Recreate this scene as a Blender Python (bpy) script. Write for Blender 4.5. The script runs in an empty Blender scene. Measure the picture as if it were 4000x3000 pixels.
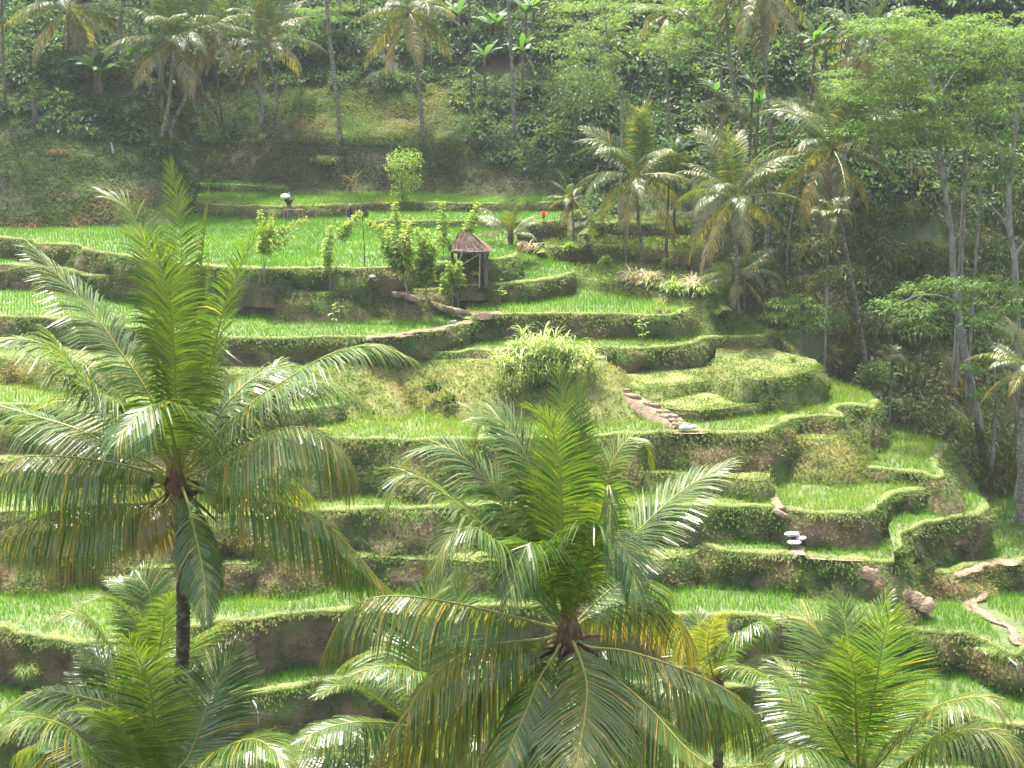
import bpy, math, random
import numpy as np
from mathutils import Vector
from mathutils.geometry import tessellate_polygon

random.seed(11)
rng = np.random.default_rng(11)
sc = bpy.context.scene
col = sc.collection
R = math.radians

# ------------------------------------------------------------------ camera, sky, sun, exposure
F = 5500.0                 # focal length in pixels of the 4000 px wide photograph
PITCH = R(15.3)
cam_d = bpy.data.cameras.new('camera')
cam = bpy.data.objects.new('camera', cam_d)
col.objects.link(cam)
cam_d.sensor_width = 36.0
cam_d.lens = 36.0 * F / 4000.0
cam_d.clip_end = 2000.0
cam_d.clip_start = 0.5
cam.location = (0, 0, 0)
cam.rotation_euler = (math.pi / 2 - PITCH, 0, 0)
sc.camera = cam

SUN_AZ = R(-24)            # measured from the view direction, negative is to the left
SUN_EL = R(69)
sun_dir = Vector((math.sin(SUN_AZ) * math.cos(SUN_EL), math.cos(SUN_AZ) * math.cos(SUN_EL), math.sin(SUN_EL)))
world = bpy.data.worlds.new('World')
sc.world = world
world.use_nodes = True
wn = world.node_tree
bgn = wn.nodes['Background']
sky = wn.nodes.new('ShaderNodeTexSky')
sky.sky_type = 'NISHITA'
sky.sun_disc = False
sky.sun_elevation = SUN_EL
sky.sun_rotation = SUN_AZ
sky.air_density = 1.0
sky.dust_density = 7.0
sky.ozone_density = 0.6
bgn.inputs['Strength'].default_value = 0.15
wn.links.new(sky.outputs['Color'], bgn.inputs['Color'])
sun_d = bpy.data.lights.new('sun', 'SUN')
sun_d.energy = 3.8
sun_d.angle = R(0.6)
sun_d.color = (1.0, 0.95, 0.86)
sun = bpy.data.objects.new('sun', sun_d)
col.objects.link(sun)
sun.rotation_euler = (-sun_dir).to_track_quat('-Z', 'Y').to_euler()
sc.view_settings.view_transform = 'Standard'
sc.view_settings.look = 'None'
sc.view_settings.gamma = 1.0
sc.view_settings.use_curve_mapping = False
sc.view_settings.exposure = 1.75
sc.cycles.use_denoising = True
sc.cycles.max_bounces = 7
sc.cycles.diffuse_bounces = 4
sc.cycles.glossy_bounces = 2
sc.cycles.transmission_bounces = 4
sc.cycles.volume_bounces = 1
sc.cycles.sample_clamp_indirect = 6.0

# ------------------------------------------------------------------ helpers
CP, SP = math.cos(PITCH), math.sin(PITCH)

def ray(px, py):
    a, b = (px - 2000.0) / F, (1500.0 - py) / F
    return Vector((a, CP + b * SP, -SP + b * CP))

def at_y(px, py, Y):
    r = ray(px, py)
    return r * (Y / r.y)

def at_z(px, py, z):
    r = ray(px, py)
    return r * (z / r.z)

def project(P):
    P = np.asarray(P, float)
    d = P[:, 1] * CP - P[:, 2] * SP
    u = P[:, 1] * SP + P[:, 2] * CP
    d = np.where(d < 0.1, 0.1, d)
    return 2000 + F * P[:, 0] / d, 1500 - F * u / d

def nrm(v):
    v = np.asarray(v, float)
    return v / np.maximum(np.linalg.norm(v, axis=-1, keepdims=True), 1e-9)

def hash2(ix, iy, s):
    h = (ix * 374761393 + iy * 668265263 + s * 974711) & 0x7fffffff
    h = ((h ^ (h >> 13)) * 1274126177) & 0x7fffffff
    return ((h ^ (h >> 16)) & 0xffff) / 65535.0

def vnoise(x, y, s=0):
    x = np.asarray(x, float); y = np.asarray(y, float)
    ix = np.floor(x).astype(np.int64); iy = np.floor(y).astype(np.int64)
    fx = x - ix; fy = y - iy
    fx = fx * fx * (3 - 2 * fx); fy = fy * fy * (3 - 2 * fy)
    a = hash2(ix, iy, s); b = hash2(ix + 1, iy, s); c = hash2(ix, iy + 1, s); d = hash2(ix + 1, iy + 1, s)
    return (a * (1 - fx) + b * fx) * (1 - fy) + (c * (1 - fx) + d * fx) * fy - 0.5

def fbm(x, y, s=0, o=4):
    t = 0; a = 1.0; f = 1.0
    for k in range(o):
        t = t + a * vnoise(x * f, y * f, s + k * 17); a *= 0.5; f *= 2.03
    return t

class MB:
    """collects vertices and faces, then builds one mesh object"""
    def __init__(s):
        s.v = []; s.f = []; s.var = []; s.n = 0
    def add(s, v, f, var=0.5, mi=0):
        v = np.asarray(v, float).reshape(-1, 3)
        f = np.asarray(f, np.int64)
        if f.size == 0: return
        s.v.append(v)
        s.var.append(np.broadcast_to(np.asarray(var, float), (len(v),)).copy())
        s.f.append((f + s.n, mi))
        s.n += len(v)
    def mesh(s, name, mats, smooth=False):
        me = bpy.data.meshes.new(name)
        V = np.concatenate(s.v); W = np.concatenate(s.var)
        me.vertices.add(len(V)); me.vertices.foreach_set('co', V.astype(np.float32).ravel())
        loops = np.concatenate([f.ravel() for f, _ in s.f])
        tot = np.concatenate([np.full(len(f), f.shape[1], np.int64) for f, _ in s.f])
        mi = np.concatenate([np.full(len(f), m, np.int64) for f, m in s.f])
        me.loops.add(len(loops)); me.loops.foreach_set('vertex_index', loops.astype(np.int32))
        me.polygons.add(len(tot))
        st = np.concatenate([[0], np.cumsum(tot)[:-1]])
        me.polygons.foreach_set('loop_start', st.astype(np.int32))
        me.polygons.foreach_set('loop_total', tot.astype(np.int32))
        me.polygons.foreach_set('material_index', mi.astype(np.int32))
        me.polygons.foreach_set('use_smooth', np.full(len(tot), smooth))
        at = me.attributes.new('var', 'FLOAT', 'POINT')
        at.data.foreach_set('value', W.astype(np.float32))
        for m in (mats if isinstance(mats, (list, tuple)) else [mats]):
            me.materials.append(m)
        me.update(calc_edges=True)
        me.validate()
        return me
    def build(s, name, mats, parent=None, smooth=False):
        o = bpy.data.objects.new(name, s.mesh(name, mats, smooth))
        col.objects.link(o)
        if parent is not None:
            o.parent = parent
        return o

def tag(o, label=None, cat=None, group=None, kind=None):
    if label: o['label'] = label
    if cat: o['category'] = cat
    if group: o['group'] = group
    if kind: o['kind'] = kind
    return o

def empty(name, loc, label, cat, group=None):
    o = bpy.data.objects.new(name, None)
    col.objects.link(o)
    o.location = loc
    o.empty_display_size = 0.3
    return tag(o, label, cat, group)

def link_part(name, me, parent, M=None):
    """a part given in world coordinates goes under its thing"""
    o = bpy.data.objects.new(name, me)
    col.objects.link(o)
    o.parent = parent
    return o

def crom(P, n):
    """Catmull-Rom through the points, n samples evenly along its length"""
    P = np.asarray(P, float)
    if len(P) == 2:
        t = np.linspace(0, 1, n)[:, None]
        return P[0] * (1 - t) + P[1] * t
    Q = np.vstack([2 * P[0] - P[1], P, 2 * P[-1] - P[-2]])
    out = []
    for i in range(1, len(Q) - 2):
        t = np.linspace(0, 1, 24, endpoint=False)[:, None]
        a, b, c, d = Q[i - 1], Q[i], Q[i + 1], Q[i + 2]
        out.append(0.5 * (2 * b + (c - a) * t + (2 * a - 5 * b + 4 * c - d) * t ** 2 + (3 * b - a - 3 * c + d) * t ** 3))
    out = np.vstack(out + [P[-1:]])
    L = np.concatenate([[0], np.cumsum(np.linalg.norm(np.diff(out, axis=0), axis=1))])
    s = np.linspace(0, L[-1], n)
    return np.stack([np.interp(s, L, out[:, k]) for k in range(P.shape[1])], 1)

def tube(path, rad, sides=8, cap=True):
    path = np.asarray(path, float); n = len(path)
    rad = np.broadcast_to(np.asarray(rad, float), (n,))
    T = nrm(np.gradient(path, axis=0))
    ref = np.array([0, 0, 1.0]) if abs(T[0][2]) < 0.9 else np.array([1.0, 0, 0])
    S = nrm(np.cross(T[0], ref))
    V = []
    for i in range(n):
        S = nrm(S - T[i] * np.dot(S, T[i]))
        B = np.cross(T[i], S)
        a = np.linspace(0, 2 * math.pi, sides, endpoint=False)
        V.append(path[i] + rad[i] * (np.cos(a)[:, None] * S + np.sin(a)[:, None] * B))
    V = np.vstack(V)
    i = np.arange(n - 1)[:, None]; j = np.arange(sides)[None, :]
    a = i * sides + j; b = i * sides + (j + 1) % sides
    Fq = np.stack([a, b, b + sides, a + sides], -1).reshape(-1, 4)
    return V, Fq

def add_tube(mb, path, rad, sides=8, var=0.5, mi=0, cap=True):
    V, Fq = tube(path, rad, sides)
    n0 = mb.n
    mb.add(V, Fq, var, mi)
    if cap:
        m = len(V)
        for e, k in ((0, 0), (1, m - sides)):
            c = V[k:k + sides].mean(0)
            idx = np.arange(sides)
            ring = np.stack([np.full(sides, sides), idx, (idx + 1) % sides], 1)
            if e == 0: ring = ring[:, ::-1]
            mb.add(np.vstack([V[k:k + sides], c]), ring, var, mi)

def add_box(mb, c, sx, sy, sz, rz=0.0, var=0.5, mi=0, jit=0.0, taper=1.0):
    x, y, z = sx / 2, sy / 2, sz / 2
    V = np.array([[-x, -y, -z], [x, -y, -z], [x, y, -z], [-x, y, -z],
                  [-x * taper, -y * taper, z], [x * taper, -y * taper, z], [x * taper, y * taper, z], [-x * taper, y * taper, z]])
    if jit: V = V + rng.normal(0, jit, V.shape)
    cs, sn = math.cos(rz), math.sin(rz)
    V = V @ np.array([[cs, sn, 0], [-sn, cs, 0], [0, 0, 1]]) + np.asarray(c, float)
    mb.add(V, [[0, 3, 2, 1], [4, 5, 6, 7], [0, 1, 5, 4], [1, 2, 6, 5], [2, 3, 7, 6], [3, 0, 4, 7]], var, mi)

def add_lathe(mb, prof, c, sides=14, sx=1.0, sy=1.0, rz=0.0, var=0.5, mi=0, jit=0.0):
    prof = np.asarray(prof, float)
    a = np.linspace(0, 2 * math.pi, sides, endpoint=False)
    V = np.stack([np.outer(prof[:, 0], np.cos(a)) * sx, np.outer(prof[:, 0], np.sin(a)) * sy,
                  np.repeat(prof[:, 1][:, None], sides, 1)], -1).reshape(-1, 3)
    if jit: V = V + rng.normal(0, jit, V.shape)
    cs, sn = math.cos(rz), math.sin(rz)
    V = V @ np.array([[cs, sn, 0], [-sn, cs, 0], [0, 0, 1]]) + np.asarray(c, float)
    n = len(prof)
    i = np.arange(n - 1)[:, None]; j = np.arange(sides)[None, :]
    p = i * sides + j; q = i * sides + (j + 1) % sides
    mb.add(V, np.stack([p, q, q + sides, p + sides], -1).reshape(-1, 4), var, mi)

def ball(n=7, sq=1.0):
    t = np.linspace(0, math.pi, n)
    return np.stack([np.sin(t) ** sq + 1e-4, -np.cos(t)], 1)

def add_leaves(mb, P, D, Nn, L, W, var, droop=0.0, mi=0, wide=0.45):
    """rhombic leaves: base P, direction D, roughly facing Nn"""
    P = np.asarray(P, float); D = nrm(D)
    S = nrm(np.cross(D, Nn)); Nn = np.cross(S, D)
    L = np.broadcast_to(np.asarray(L, float), (len(P),))[:, None]; W = np.broadcast_to(np.asarray(W, float), (len(P),))[:, None]
    dz = np.array([0, 0, -1.0])
    m = P + D * L * wide
    t = P + D * L + dz * L * droop
    a = m + S * W * 0.5 + Nn * W * 0.12
    b = m - S * W * 0.5 + Nn * W * 0.12
    V = np.stack([P, a, t, b], 1).reshape(-1, 3)
    k = np.arange(len(P))[:, None] * 4 + np.arange(4)[None, :]
    mb.add(V, k, np.repeat(np.broadcast_to(np.asarray(var, float), (len(P),)), 4), mi)

def add_blades(mb, P, D, L, W, var, bend=0.3, mi=0, two=False):
    """grass blades: a triangle, or a quad and a triangle that bends over"""
    P = np.asarray(P, float); n = len(P); D = nrm(D)
    S = nrm(np.cross(D, rng.normal(0, 1, (n, 3))))
    L = np.broadcast_to(np.asarray(L, float), (n,))[:, None]; W = np.broadcast_to(np.asarray(W, float), (n,))[:, None]
    v = np.broadcast_to(np.asarray(var, float), (n,))
    h = D * 1.0; h[:, 2] = 0; h = nrm(h + 1e-6)
    if not two:
        V = np.stack([P - S * W / 2, P + S * W / 2, P + D * L], 1).reshape(-1, 3)
        mb.add(V, np.arange(n * 3).reshape(-1, 3), np.repeat(v, 3), mi)
    else:
        M = P + D * L * 0.55
        t = M + (D * (1 - bend) + h * bend * 1.1 - np.array([0, 0, 1.0]) * bend * 0.9) * L * 0.5
        V = np.stack([P - S * W * .4, P + S * W * .4, M + S * W / 2, M - S * W / 2, t], 1).reshape(-1, 3)
        k = np.arange(n)[:, None] * 5
        mb.add(V, k + np.array([[0, 1, 2, 3]]), np.repeat(v, 5), mi)
        mb.add(V, k + np.array([[3, 2, 4]]), np.repeat(v, 5), mi)

def in_poly(x, y, poly):
    x = np.asarray(x, float); y = np.asarray(y, float)
    poly = np.asarray(poly, float)
    c = np.zeros(x.shape, bool)
    px, py = poly[:, 0], poly[:, 1]
    qx, qy = np.roll(px, 1), np.roll(py, 1)
    bb = (x >= px.min()) & (x <= px.max()) & (y >= py.min()) & (y <= py.max())
    if not bb.any(): return c
    xs, ys = x[bb], y[bb]; cc = np.zeros(xs.shape, bool)
    for i in range(len(poly)):
        if py[i] == qy[i]: continue
        hit = ((py[i] > ys) != (qy[i] > ys)) & (xs < (qx[i] - px[i]) * (ys - py[i]) / (qy[i] - py[i]) + px[i])
        cc ^= hit
    c[bb] = cc
    return c

# ------------------------------------------------------------------ materials
def newmat(name):
    m = bpy.data.materials.new(name)
    m.use_nodes = True
    nt = m.node_tree
    return m, nt, nt.nodes['Principled BSDF'], nt.nodes['Material Output']

def ramp(nt, stops, interp='LINEAR'):
    r = nt.nodes.new('ShaderNodeValToRGB')
    e = r.color_ramp.elements
    r.color_ramp.interpolation = interp
    while len(e) < len(stops): e.new(0.5)
    for k, (p, c) in enumerate(stops):
        e[k].position = p; e[k].color = (c[0], c[1], c[2], 1)
    return r

def leafmat(name, stops, rough=0.5, trans=0.35, spec=0.5, tcol=None, noise=0.0, tgain=1.6):
    m, nt, bs, out = newmat(name)
    at = nt.nodes.new('ShaderNodeAttribute'); at.attribute_name = 'var'
    r = ramp(nt, stops)
    fac = at.outputs['Fac']
    if noise:
        tc = nt.nodes.new('ShaderNodeNewGeometry')
        nz = nt.nodes.new('ShaderNodeTexNoise'); nz.inputs['Scale'].default_value = noise; nz.inputs['Detail'].default_value = 3
        nt.links.new(tc.outputs['Position'], nz.inputs['Vector'])
        ma = nt.nodes.new('ShaderNodeMath'); ma.operation = 'MULTIPLY_ADD'
        ma.inputs[1].default_value = 1.2; nt.links.new(nz.outputs['Fac'], ma.inputs[0])
        mb_ = nt.nodes.new('ShaderNodeMath'); mb_.operation = 'SUBTRACT'; mb_.inputs[1].default_value = 0.6
        nt.links.new(fac, mb_.inputs[0]); nt.links.new(mb_.outputs[0], ma.inputs[2])
        fac = ma.outputs[0]
    nt.links.new(fac, r.inputs['Fac'])
    nt.links.new(r.outputs['Color'], bs.inputs['Base Color'])
    bs.inputs['Roughness'].default_value = rough
    bs.inputs['Specular IOR Level'].default_value = spec
    if trans > 0:
        tr = nt.nodes.new('ShaderNodeBsdfTranslucent')
        mul = nt.nodes.new('ShaderNodeMix'); mul.data_type = 'RGBA'; mul.blend_type = 'MULTIPLY'
        mul.inputs['Factor'].default_value = 1.0
        c = tcol or (1.25, 1.3, 0.45)
        nt.links.new(r.outputs['Color'], mul.inputs['A'])
        mul.inputs['B'].default_value = (c[0] * tgain, c[1] * tgain, c[2] * tgain, 1)
        nt.links.new(mul.outputs['Result'], tr.inputs['Color'])
        mx = nt.nodes.new('ShaderNodeMixShader'); mx.inputs['Fac'].default_value = trans
        nt.links.new(bs.outputs['BSDF'], mx.inputs[1]); nt.links.new(tr.outputs['BSDF'], mx.inputs[2])
        nt.links.new(mx.outputs['Shader'], out.inputs['Surface'])
    return m

def groundmat(name, stops, scale=0.6, rough=0.95, bump=0.4, bscale=6.0, detail=8, spec=0.2):
    m, nt, bs, out = newmat(name)
    g = nt.nodes.new('ShaderNodeNewGeometry')
    nz = nt.nodes.new('ShaderNodeTexNoise'); nz.inputs['Scale'].default_value = scale
    nz.inputs['Detail'].default_value = detail; nz.inputs['Roughness'].default_value = 0.65
    nt.links.new(g.outputs['Position'], nz.inputs['Vector'])
    r = ramp(nt, stops)
    nt.links.new(nz.outputs['Fac'], r.inputs['Fac'])
    nt.links.new(r.outputs['Color'], bs.inputs['Base Color'])
    bs.inputs['Roughness'].default_value = rough
    bs.inputs['Specular IOR Level'].default_value = spec
    n2 = nt.nodes.new('ShaderNodeTexNoise'); n2.inputs['Scale'].default_value = bscale; n2.inputs['Detail'].default_value = 6
    nt.links.new(g.outputs['Position'], n2.inputs['Vector'])
    b = nt.nodes.new('ShaderNodeBump'); b.inputs['Strength'].default_value = bump; b.inputs['Distance'].default_value = 0.15
    nt.links.new(n2.outputs['Fac'], b.inputs['Height'])
    nt.links.new(b.outputs['Normal'], bs.inputs['Normal'])
    return m

M = {}
M['bank'] = groundmat('bank_earth', [(0.30, (0.085, 0.058, 0.036)), (0.44, (0.175, 0.122, 0.076)), (0.50, (0.125, 0.115, 0.055)), (0.60, (0.085, 0.130, 0.034)), (0.72, (0.12, 0.155, 0.042)), (0.84, (0.20, 0.155, 0.09))], 0.42, bump=1.0, bscale=3.5)
M['bund'] = groundmat('bund_turf', [(0.3, (0.085, 0.12, 0.03)), (0.5, (0.145, 0.185, 0.05)), (0.68, (0.20, 0.20, 0.085)), (0.85, (0.26, 0.21, 0.13))], 1.3, bump=0.6, bscale=9)
M['field'] = groundmat('field_mud', [(0.3, (0.05, 0.075, 0.02)), (0.55, (0.09, 0.13, 0.035)), (0.75, (0.13, 0.12, 0.06))], 0.8, rough=0.6, bump=0.2, spec=0.4)
M['turf'] = groundmat('rough_turf', [(0.3, (0.07, 0.10, 0.025)), (0.5, (0.14, 0.17, 0.05)), (0.65, (0.20, 0.19, 0.085)), (0.8, (0.24, 0.19, 0.11))], 0.7, bump=0.6, bscale=6)
M['hill'] = groundmat('hill_earth', [(0.28, (0.022, 0.036, 0.014)), (0.46, (0.045, 0.070, 0.024)), (0.56, (0.062, 0.058, 0.034)), (0.66, (0.05, 0.085, 0.025))], 0.22, bump=1.0, bscale=2.5)
M['path'] = groundmat('trodden_earth', [(0.28, (0.10, 0.10, 0.045)), (0.42, (0.19, 0.145, 0.095)), (0.6, (0.27, 0.21, 0.15)), (0.75, (0.33, 0.265, 0.19))], 1.2, bump=0.8, bscale=8)
M['soil'] = groundmat('orange_soil', [(0.3, (0.10, 0.05, 0.026)), (0.55, (0.17, 0.078, 0.04)), (0.8, (0.19, 0.11, 0.06))], 0.9, bump=0.8)
M['rubble'] = groundmat('crumbled_earth', [(0.3, (0.14, 0.095, 0.06)), (0.6, (0.27, 0.19, 0.13)), (0.8, (0.34, 0.26, 0.19))], 1.8, bump=0.8)
M['rice'] = leafmat('rice_leaf', [(0.0, (0.055, 0.155, 0.012)), (0.4, (0.085, 0.222, 0.018)), (0.7, (0.130, 0.262, 0.028)), (1.0, (0.25, 0.28, 0.065))], 0.55, 0.44, 0.25, noise=0.16)
M['ricepale'] = leafmat('rice_leaf_pale', [(0.0, (0.078, 0.170, 0.016)), (0.4, (0.125, 0.235, 0.025)), (0.7, (0.185, 0.265, 0.042)), (1.0, (0.29, 0.26, 0.09))], 0.55, 0.44, 0.25, noise=0.25)
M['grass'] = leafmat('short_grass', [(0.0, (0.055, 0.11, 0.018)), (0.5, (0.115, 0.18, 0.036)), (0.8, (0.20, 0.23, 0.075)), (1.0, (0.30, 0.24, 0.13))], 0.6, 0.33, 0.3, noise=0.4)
M['weed'] = leafmat('bank_weed', [(0.0, (0.042, 0.080, 0.016)), (0.4, (0.078, 0.140, 0.028)), (0.75, (0.13, 0.182, 0.044)), (1.0, (0.23, 0.21, 0.085))], 0.6, 0.35, 0.25, noise=0.3)
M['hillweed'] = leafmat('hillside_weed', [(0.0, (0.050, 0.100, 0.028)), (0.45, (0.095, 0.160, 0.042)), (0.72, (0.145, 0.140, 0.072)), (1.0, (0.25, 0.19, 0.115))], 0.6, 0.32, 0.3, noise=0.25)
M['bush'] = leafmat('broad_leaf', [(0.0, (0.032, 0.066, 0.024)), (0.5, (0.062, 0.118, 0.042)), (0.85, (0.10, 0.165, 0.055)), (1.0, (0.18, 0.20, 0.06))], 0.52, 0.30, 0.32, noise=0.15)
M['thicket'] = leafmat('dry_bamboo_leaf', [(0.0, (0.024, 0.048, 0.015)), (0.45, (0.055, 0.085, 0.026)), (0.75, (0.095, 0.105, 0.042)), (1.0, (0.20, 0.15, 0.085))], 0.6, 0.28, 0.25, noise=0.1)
M['albizia'] = leafmat('feathery_leaf', [(0.0, (0.060, 0.115, 0.034)), (0.5, (0.100, 0.175, 0.050)), (0.85, (0.155, 0.23, 0.065)), (1.0, (0.21, 0.26, 0.08))], 0.55, 0.40, 0.3, noise=0.2)
M['sapling'] = leafmat('sapling_leaf', [(0.0, (0.085, 0.165, 0.035)), (0.45, (0.150, 0.245, 0.055)), (0.8, (0.24, 0.32, 0.08)), (1.0, (0.36, 0.38, 0.12))], 0.45, 0.42, 0.4)
M['palm'] = leafmat('palm_leaflet', [(0.0, (0.036, 0.088, 0.018)), (0.4, (0.076, 0.142, 0.030)), (0.7, (0.130, 0.182, 0.042)), (0.92, (0.24, 0.21, 0.05)), (1.0, (0.40, 0.26, 0.04))], 0.27, 0.38, 0.75)
M['palmyoung'] = leafmat('young_palm_leaflet', [(0.0, (0.052, 0.100, 0.016)), (0.5, (0.085, 0.145, 0.024)), (0.85, (0.15, 0.19, 0.034)), (1.0, (0.36, 0.31, 0.05))], 0.3, 0.32, 0.6)
M['palmfar'] = leafmat('far_palm_leaflet', [(0.0, (0.036, 0.072, 0.024)), (0.45, (0.075, 0.120, 0.036)), (0.75, (0.13, 0.155, 0.05)), (0.95, (0.26, 0.20, 0.06)), (1.0, (0.38, 0.24, 0.06))], 0.38, 0.32, 0.6)
M['deadfrond'] = leafmat('dead_frond', [(0.0, (0.10, 0.07, 0.05)), (0.5, (0.19, 0.14, 0.10)), (1.0, (0.34, 0.27, 0.20))], 0.7, 0.2, 0.3)
M['rachis'] = leafmat('palm_midrib', [(0.0, (0.12, 0.14, 0.03)), (0.5, (0.25, 0.25, 0.05)), (1.0, (0.40, 0.33, 0.09))], 0.45, 0.0, 0.5)
M['banana'] = leafmat('banana_leaf', [(0.0, (0.035, 0.085, 0.024)), (0.5, (0.065, 0.145, 0.038)), (0.85, (0.10, 0.20, 0.05)), (1.0, (0.16, 0.22, 0.06))], 0.38, 0.36, 0.5)
M['reed'] = leafmat('tall_grass_leaf', [(0.0, (0.09, 0.18, 0.035)), (0.5, (0.17, 0.27, 0.06)), (0.85, (0.30, 0.36, 0.13)), (1.0, (0.48, 0.45, 0.26))], 0.4, 0.4, 0.45)
M['variegated'] = leafmat('variegated_leaf', [(0.0, (0.14, 0.20, 0.06)), (0.5, (0.38, 0.36, 0.24)), (0.85, (0.55, 0.45, 0.40)), (1.0, (0.36, 0.18, 0.15))], 0.45, 0.35, 0.4)
M['redleaf'] = leafmat('red_leaf', [(0.0, (0.20, 0.02, 0.03)), (0.6, (0.55, 0.05, 0.08)), (1.0, (0.6, 0.2, 0.2))], 0.4, 0.35, 0.4)
M['whiteflower'] = leafmat('white_flower', [(0.0, (0.5, 0.5, 0.45)), (1.0, (0.75, 0.75, 0.7))], 0.5, 0.3, 0.3)
M['dryleaf'] = leafmat('dry_leaf', [(0.0, (0.10, 0.06, 0.04)), (0.6, (0.20, 0.14, 0.09)), (1.0, (0.34, 0.27, 0.18))], 0.7, 0.2, 0.2)

def barkmat(name, a, b, c, scale=3.0, ring=0.0, bump=0.6):
    m, nt, bs, out = newmat(name)
    g = nt.nodes.new('ShaderNodeNewGeometry')
    mp = nt.nodes.new('ShaderNodeMapping'); mp.inputs['Scale'].default_value = (1, 1, 1.6 if ring else 0.35)
    nt.links.new(g.outputs['Position'], mp.inputs['Vector'])
    nz = nt.nodes.new('ShaderNodeTexNoise'); nz.inputs['Scale'].default_value = scale; nz.inputs['Detail'].default_value = 7
    nz.inputs['Roughness'].default_value = 0.7
    nt.links.new(mp.outputs['Vector'], nz.inputs['Vector'])
    r = ramp(nt, [(0.3, a), (0.5, b), (0.68, c)])
    nt.links.new(nz.outputs['Fac'], r.inputs['Fac'])
    nt.links.new(r.outputs['Color'], bs.inputs['Base Color'])
    bs.inputs['Roughness'].default_value = 0.9
    bs.inputs['Specular IOR Level'].default_value = 0.2
    b_ = nt.nodes.new('ShaderNodeBump'); b_.inputs['Strength'].default_value = bump; b_.inputs['Distance'].default_value = 0.05
    nt.links.new(nz.outputs['Fac'], b_.inputs['Height']); nt.links.new(b_.outputs['Normal'], bs.inputs['Normal'])
    return m
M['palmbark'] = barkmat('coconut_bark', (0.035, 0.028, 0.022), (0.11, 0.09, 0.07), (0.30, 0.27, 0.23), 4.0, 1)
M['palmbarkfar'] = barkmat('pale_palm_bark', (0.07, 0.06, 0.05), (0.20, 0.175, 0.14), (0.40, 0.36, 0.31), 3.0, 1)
M['palebark'] = barkmat('pale_bark', (0.09, 0.085, 0.06), (0.26, 0.235, 0.195), (0.44, 0.41, 0.365), 2.2)
M['brownbark'] = barkmat('brown_bark', (0.06, 0.045, 0.035), (0.13, 0.10, 0.08), (0.24, 0.20, 0.16), 2.5)
M['greenstem'] = barkmat('green_stem', (0.05, 0.09, 0.025), (0.10, 0.15, 0.045), (0.18, 0.20, 0.09), 2.5)
M['bananastem'] = barkmat('banana_stem', (0.07, 0.05, 0.03), (0.16, 0.12, 0.075), (0.28, 0.22, 0.15), 2.5)
M['fibre'] = barkmat('palm_fibre', (0.06, 0.035, 0.022), (0.15, 0.09, 0.055), (0.30, 0.20, 0.12), 9.0)
M['bamboo'] = barkmat('bamboo_pole', (0.22, 0.17, 0.10), (0.36, 0.29, 0.18), (0.48, 0.41, 0.28), 3.0)
M['thatch'] = barkmat('old_thatch', (0.06, 0.040, 0.032), (0.13, 0.090, 0.072), (0.24, 0.18, 0.145), 5.0)
M['darkwood'] = barkmat('dark_wood', (0.02, 0.016, 0.013), (0.055, 0.043, 0.034), (0.11, 0.09, 0.075), 4.0)
M['stone'] = barkmat('grey_stone', (0.05, 0.05, 0.05), (0.12, 0.115, 0.11), (0.22, 0.21, 0.20), 3.0)
M['palestone'] = barkmat('pale_stone', (0.30, 0.27, 0.23), (0.48, 0.44, 0.38), (0.62, 0.58, 0.52), 3.0)
M['sack'] = barkmat('white_sack', (0.34, 0.33, 0.31), (0.58, 0.57, 0.55), (0.70, 0.69, 0.67), 3.0, bump=0.6)
M['nut'] = barkmat('green_coconut', (0.10, 0.14, 0.025), (0.19, 0.22, 0.04), (0.32, 0.30, 0.08), 3.0, bump=0.1)

def plain(name, c, rough=0.6):
    m, nt, bs, out = newmat(name)
    g = nt.nodes.new('ShaderNodeNewGeometry')
    nz = nt.nodes.new('ShaderNodeTexNoise'); nz.inputs['Scale'].default_value = 7; nz.inputs['Detail'].default_value = 4
    nt.links.new(g.outputs['Position'], nz.inputs['Vector'])
    r = ramp(nt, [(0.3, [k * 0.8 for k in c]), (0.7, [min(1, k * 1.15) for k in c])])
    nt.links.new(nz.outputs['Fac'], r.inputs['Fac']); nt.links.new(r.outputs['Color'], bs.inputs['Base Color'])
    bs.inputs['Roughness'].default_value = rough
    return m
M['white'] = plain('white_cloth', (0.78, 0.78, 0.76))
M['red'] = plain('red_cloth', (0.50, 0.035, 0.045))
M['navy'] = plain('navy_cloth', (0.018, 0.020, 0.035))
M['blue'] = plain('blue_cloth', (0.02, 0.03, 0.10))
M['skin'] = plain('brown_skin', (0.25, 0.14, 0.09))
M['cap'] = plain('grey_cap', (0.20, 0.21, 0.20))
M['yellow'] = plain('yellow_cloth', (0.45, 0.33, 0.04))
M['pipe'] = plain('white_pipe', (0.7, 0.7, 0.7), 0.4)
wm, wnt, wbs, wout = newmat('falling_water')
wbs.inputs['Base Color'].default_value = (0.75, 0.8, 0.8, 1); wbs.inputs['Roughness'].default_value = 0.1
M['water'] = wm

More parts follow.
